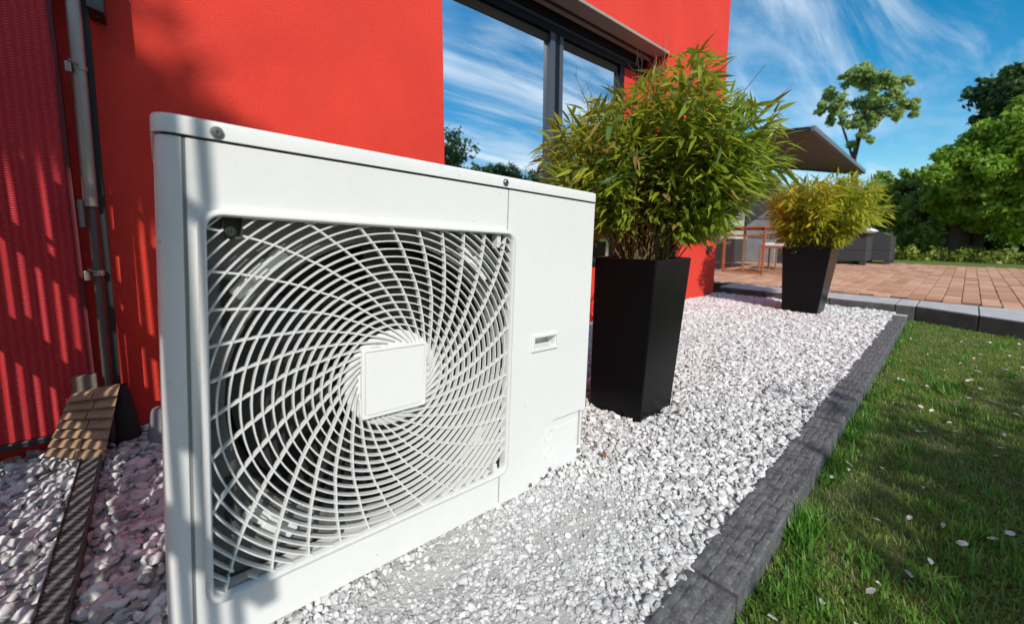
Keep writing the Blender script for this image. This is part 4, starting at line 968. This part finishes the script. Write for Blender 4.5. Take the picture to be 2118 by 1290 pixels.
# big tree at the right with three trunks
L2 = plobes([(1985,360,.55),(2020,320,.55),(2070,300,.6),(2110,340,.7),(2060,370,.6),(2000,420,.55),(2050,430,.5),(2110,420,.6),(1975,330,.38),(2150,300,.9),(2160,400,.9),(1950,400,.35),(2090,270,.4),(2030,280,.32),(2100,470,.35)], 14.6, .7, 3)
b3 = pt(1985, 528, 15.2)
tree('tree', (15.2, b3[1], 0.085), [([(15.2, pt(1975, 528, 15.2)[1], .085), pt(1985, 470, 15.2), pt(1995, 400, 15.2)], .24, .15), ([(15.4, pt(1998, 528, 15.4)[1], .085), pt(2004, 470, 15.4), pt(2015, 400, 15.4)], .15, .09), ([(15.3, pt(2012, 528, 15.3)[1], .085), pt(2028, 465, 15.3), pt(2045, 400, 15.3)], .13, .08)], L2, 52000, .125, FOL_C, 4, 'big bright green tree with three dark trunks at the right edge')
L3_ = plobes([(2060,205,.55),(2100,180,.6),(2045,180,.35),(2080,235,.5),(2130,200,.9),(2040,245,.28),(2110,250,.5),(2095,155,.3)], 17.5, .6, 5)
tree('tree', (17.8, -1.1, 0.085), [([(17.8, -1.1, .085), (17.8, -1.0, 2.5), pt(2110, 220, 17.5)], .2, .08)], L3_, 9000, .14, FOL_B, 6, 'dark tree standing taller behind the big bright tree')
L4 = plobes([(1835,385,.35),(1870,380,.38),(1905,385,.40),(1940,395,.42),(1850,430,.5),(1890,430,.55),(1930,440,.55),(1970,450,.45),(1830,470,.5),(1870,480,.6),(1920,490,.6),(1790,450,.5),(1800,400,.4),(1760,420,.5),(1760,480,.6),(1700,420,.5),(1700,480,.6)], 15.9, .5, 7)
tree('shrub_hedge', (15.9, 1.6, 0.085), [([(15.9, 1.2, .085), (15.9, 1.2, 1.2)], .06, .03), ([(15.9, 2.2, .085), (15.9, 2.2, 1.2)], .06, .03)], L4, 36000, .135, FOL_A, 8, 'row of tall mid-green shrubs behind the far lawn', 'hedge')
L5 = [(17.2+random.uniform(-.3, .3), y, z+random.uniform(-.15, .15), .75) for y in np.arange(-4.5, 6.5, .62) for z in (.6, 1.45)]
tree('dark_hedge', (17.2, 1.0, 0.085), [([(17.2, 1.0, .085), (17.2, 1.0, 1.2)], .06, .03)], L5, 20000, .18, FOL_B, 10, 'dense dark evergreen hedge closing the garden behind the shrubs', 'hedge')
L6 = []
gg = np.random.default_rng(21)
for y in np.arange(-2.5, 2.6, .17): L6.append((14.1+gg.uniform(-.15, .25), y, .17+gg.uniform(-.05, .10), .13+gg.uniform(0, .06)))
e = empty('ground_cover', (14.1, 0, .085)); V, F = leaf_cloud([(a-14.1, b_, c-.085, d) for a, b_, c, d in L6], 3500, .075, 12)
bpy.data.objects.remove(e); o = put('ground_cover', quads('ground_cover', V+np.array([14.1, 0, .085]), F, foliage_mat('ground_cover_leaf', [(.17, .25, .02), (.26, .32, .035), (.34, .36, .08)]))); tag(o, 'low bright yellow-green ground cover under the trees', None, None, 'stuff')

# trees across the lawn behind the camera: they shade the kerb and the lawn and show in the window
def box_lobes(x0, x1, y0, y1, z0, z1, n, r_, seed):
    g_ = np.random.default_rng(seed); return [(g_.uniform(x0, x1), g_.uniform(y0, y1), g_.uniform(z0, z1), r_*g_.uniform(.8, 1.2)) for _ in range(n)]
L7 = box_lobes(-2.6, 1.50, -4.1, -3.5, 1.3, 2.98, 110, .34, 31)
tree('pleached_tree', (-0.4, -3.8, GZ), [([(-1.4, -3.8, GZ), (-1.4, -3.8, 2.4)], .07, .04), ([(0.9, -3.8, GZ), (0.9, -3.8, 2.4)], .07, .04)], L7, 24000, .085, FOL_A, 32, 'clipped row of leafy trees across the lawn behind the camera', 'hedge', shell=.2, sub=0)
for k, (x, y, h, r_) in enumerate(((8.4, -9.0, 4.9, 1.5), (10.4, -10.5, 3.9, 1.2), (13.6, -12, 4.3, 1.2), (16.5, -13.5, 4.6, 1.5), (20.5, -14.5, 4.7, 1.6))):
    g_ = np.random.default_rng(40+k)
    lb = [(x+g_.normal(0, r_*.5), y+g_.normal(0, r_*.5), h*.55+g_.uniform(-.35, .45)*h*.8, r_*.55) for _ in range(14)]
    tree('garden_tree', (x, y, GZ-.2), [([(x, y, GZ-.2), (x, y, h*.7)], .1, .05)], lb, 7500, .15, FOL_B, 50+k, ['garden tree behind the lawn, nearest to the camera', 'garden tree behind the lawn, second from the camera', 'garden tree behind the lawn, third from the camera', 'garden tree behind the lawn, fourth from the camera', 'garden tree behind the lawn, farthest from the camera'][k], 'tree', 'trees behind the lawn')

# unseen board screen added at left: open slots cut the sun into streaks
PALE = mat('pale_bounce_board', (0.62, 0.60, 0.56), 0.7, noise=(20, (0.5, 0.48, 0.44), 0.4, 0.7))  # pale so that the added boards bounce fill light onto the gravel
bs = empty('added_streak_screen', (-0.64, 0.9, 0), 'unseen pale board screen added left of the unit, slotted to streak the sun', 'screen')
yy = -0.44; pitch = 0.058; run_open = 0
while yy < 2.0:
    top = 2.42 - max(yy, 0)*0.50 + random.uniform(-.02, .02)
    MB().box((-0.0025, yy-0.9, 0.0), (0.0025, yy+0.030-0.9, top)).obj('board', PALE, bs)
    y0, y1 = yy+0.0302, yy+pitch-0.0002
    # battens fill the gap between the boards except for open slots
    zs_ = random.uniform(.82, 1.0); zc = 0.76
    while zs_ < top-0.2:
        opened = random.uniform(.22, .62)
        if random.random() < .93:
            MB().box((-0.002, y0-0.9, zc), (0.002, y1-0.9, zs_)).obj('added_batten', PALE, bs); zc = min(zs_+opened, top-.12)
        zs_ += opened + (random.uniform(.015, .04) if random.random() < .55 else random.uniform(.08, .30))
    MB().box((-0.002, y0-0.9, zc), (0.002, y1-0.9, top-.01)).obj('added_batten', PALE, bs)
    yy += pitch
for z in (0.4, 1.2): MB().box((-0.032, -1.44, z), (-0.003, 1.1, z+.05)).obj('added_rail', PALE, bs)
LT = []  # unseen crown laid out as a band, shaped to shade the left wall
for xw, zw, r_ in ((-.95, 1.9, .5), (-.55, 1.75, .45), (-.38, 1.38, .30), (-.12, 1.16, .26), (.08, 1.05, .22), (.28, .92, .22), (.5, .75, .22), (-.75, 1.25, .4)):
    kk = 12 + random.uniform(-.5, .5); LT.append((xw-.40*kk, 2.06-.70*kk, zw+.59*kk, r_))
tree('shading_tree', (-5.6, -6.6, GZ), [([(-5.6, -6.6, GZ), (-5.5, -6.5, 4.5), (-5.3, -6.4, 8.2)], .2, .07), ([(-5.3, -6.4, 8.0), (-4.7, -6.3, 8.0)], .05, .02)], LT, 3600, .12, FOL_A, 79, 'unseen tall tree behind the lawn, its high limb shaped to shade the left of the red wall', sub=0, shell=.1)

# ------------------------------------------------------------------ lawn grass, petals, dry leaves
def blades(name, x, y, h, wd, m_, lean=.5, zb=GZ, seed=1):
    g_ = np.random.default_rng(seed); n = len(x); a = g_.uniform(0, 6.28, n); l = np.abs(g_.normal(0, lean, n))
    dx_, dy_ = np.cos(a)*l*h, np.sin(a)*l*h; px_, py_ = -np.sin(a)*wd/2, np.cos(a)*wd/2
    z0 = np.full(n, zb)
    p = lambda q, s: np.stack([x+dx_*q+px_*s, y+dy_*q+py_*s, z0+h*(q**.75)*np.where(l > .8, .7, 1)], 1)
    V = np.stack([p(0, 1), p(0, -1), p(.55, -.8), p(.55, .8), p(1, 0)], 1).reshape(-1, 3)
    I = (np.arange(n)*5)[:, None]
    F = np.concatenate([I+np.array([0, 1, 2]), I+np.array([0, 2, 3]), I+np.array([3, 2, 4])])
    return put(name, quads(name, V, F, m_))
def kerb_out(x): return kerb_in(x) - 0.100
n = 180000
x = 0.45 + 4.9*rng.uniform(0, 1, n)**1.35; y = kerb_out(x) - 0.004 - rng.uniform(0, 1, n)*(0.62+.12*x)
patch = np.sin(x*5.1+y*3)*np.sin(y*9-x*2.3)+.6*np.sin(x*13+y*17)
ok = (rng.uniform(0, 1, n) < np.clip(.70+.35*patch, .35, 1)) & (x < np.where(y < .28, 5.2-(.28-y)*.5-.01, 5.2)); x, y = x[ok], y[ok]
o = blades('grass', x, y, np.clip(rng.normal(.0145, .006, len(x)), .006, .034), rng.uniform(.0016, .0032, len(x)), GRASSM, .9, seed=2); tag(o, 'short thin lawn grass beside the kerb', None, None, 'stuff')
cl = [(x_, y_) for x_, y_ in zip(0.5+4.6*rng.uniform(0, 1, 420)**1.3, rng.uniform(0, 1, 420))]
cx_ = np.array([c[0] for c in cl]); cy_ = kerb_out(cx_) - .01 - np.array([c[1] for c in cl])*(.60+.1*cx_)
pt_ = np.sin(cx_*4.3+1)*np.sin(cy_*11-cx_*2); kp = pt_ > -.25; cx_, cy_ = cx_[kp], cy_[kp]
ex = np.concatenate([np.full(6, 1.22)+rng.normal(0, .05, 6), np.full(3, 1.75)+rng.normal(0, .03, 3), rng.uniform(.6, 5, 40)]); ey = kerb_out(ex)-.018-np.abs(rng.normal(0, .014, len(ex)))
cx_ = np.concatenate([cx_, ex]); cy_ = np.concatenate([cy_, ey])
hh = np.concatenate([np.clip(rng.normal(.038, .010, kp.sum()), .02, .06), [.085]*6, [.07]*3, rng.uniform(.025, .05, 40)])
m_ = 26; bx = (cx_[:, None]+rng.normal(0, .020, (len(cx_), m_))).ravel(); by = (cy_[:, None]+rng.normal(0, .016, (len(cx_), m_))).ravel(); bh = (hh[:, None]*rng.uniform(.5, 1.15, (len(cx_), m_))).ravel()
by = np.minimum(by, kerb_out(bx)-.004)
o = blades('grass_tufts', bx, by, bh, rng.uniform(.0025, .0050, len(bx)), GRASSG, .75, seed=3); tag(o, 'taller green grass tufts in the lawn', None, None, 'stuff')
cl = rng.uniform(0, 1, (1500, 2)); lx = .55+4.4*cl[:, 0]**1.35; ly = kerb_out(lx)-.012-cl[:, 1]*(.60+.1*lx)
kp = (np.sin(lx*3.7+2)*np.sin(ly*8+lx*2) + .5*np.sin(lx*11+ly*19)) > .05; lx, ly = lx[kp], ly[kp]
V = []; k_ = 7
for x_, y_ in zip(lx, ly):
    for _ in range(k_):
        a = rng.uniform(0, 6.28); L_ = rng.uniform(.010, .026); el_ = rng.uniform(.1, .9); wd_ = L_*rng.uniform(.22, .42)
        d_ = np.array([math.cos(a)*math.cos(el_), math.sin(a)*math.cos(el_), math.sin(el_)]); p_ = np.array([-math.sin(a), math.cos(a), 0])
        o_ = np.array([x_+rng.normal(0, .008), y_+rng.normal(0, .008), GZ+.004])
        V += [o_, o_+d_*L_*.5-p_*wd_*.5, o_+d_*L_*.97+np.array([0, 0, -.003]), o_+d_*L_*.5+p_*wd_*.5]
V = np.array(V); V[:, 1] = np.minimum(V[:, 1], kerb_out(V[:, 0])-.003)
o = put('lawn_weeds', quads('lawn_weeds', V, np.arange(len(V)).reshape(-1, 4), GRASSG)); tag(o, 'small leafy green weeds in the lawn', None, None, 'stuff')
def petal_mesh(s, cu):
    V = [(-.5*s, 0, 0), (-.1*s, -.32*s, cu*s), (.35*s, -.22*s, cu*s*1.2), (.5*s, 0, cu*s*.8), (.35*s, .22*s, cu*s*1.2), (-.1*s, .32*s, cu*s), (0, 0, .02*s)]
    return MB().add(V, [(6, k, (k+1) % 6) for k in range(6)]).mesh('petal', PETAL, 80)
pms = [petal_mesh(.020, .18), petal_mesh(.025, .05), petal_mesh(.016, .3)]
for k in range(150):
    x = 0.75 + 3.9*random.random()**1.2; y = float(kerb_out(x)) - .03 - random.random()*(.55+.08*x)
    o = put('petal', pms[k % 3], None, (x, y, GZ+.014+random.uniform(0, .012))); o.rotation_euler = (random.uniform(-.5, .5), random.uniform(-.5, .5), random.uniform(0, 6.28))
    tag(o, 'small white blossom petal fallen on the lawn', 'petal', 'fallen petals on the lawn')
dl = MB().add([(-.014, 0, 0), (0, -.006, .004), (.016, 0, .001), (0, .006, .005)], [(0, 1, 3), (1, 2, 3)]).mesh('dry_leaf', DRYLEAF, 80)
for (u, v) in ((1235, 968), (1250, 940), (1228, 925), (1405, 850), (1395, 832), (1388, 868), (1420, 800), (1560, 1000), (1590, 985), (1645, 905), (1740, 760), (1480, 855), (1630, 850), (1590, 1050), (1215, 862)):
    c = Matrix(CAM_M) @ Vector(((u-1067)/834, (v-574)/834, 1)); c *= (0.02-.755)/c.z
    if c.y < .37: continue
    o = put('dry_leaf', dl, None, (c.x, c.y, .020)); o.rotation_euler = (random.uniform(-.4, .4), random.uniform(-.4, .4), random.uniform(0, 6.28)); o.scale = (random.uniform(.8, 1.5),)*3
    tag(o, 'small reddish-brown dry leaf lying on the white gravel', 'leaf', 'dry leaves on the gravel')
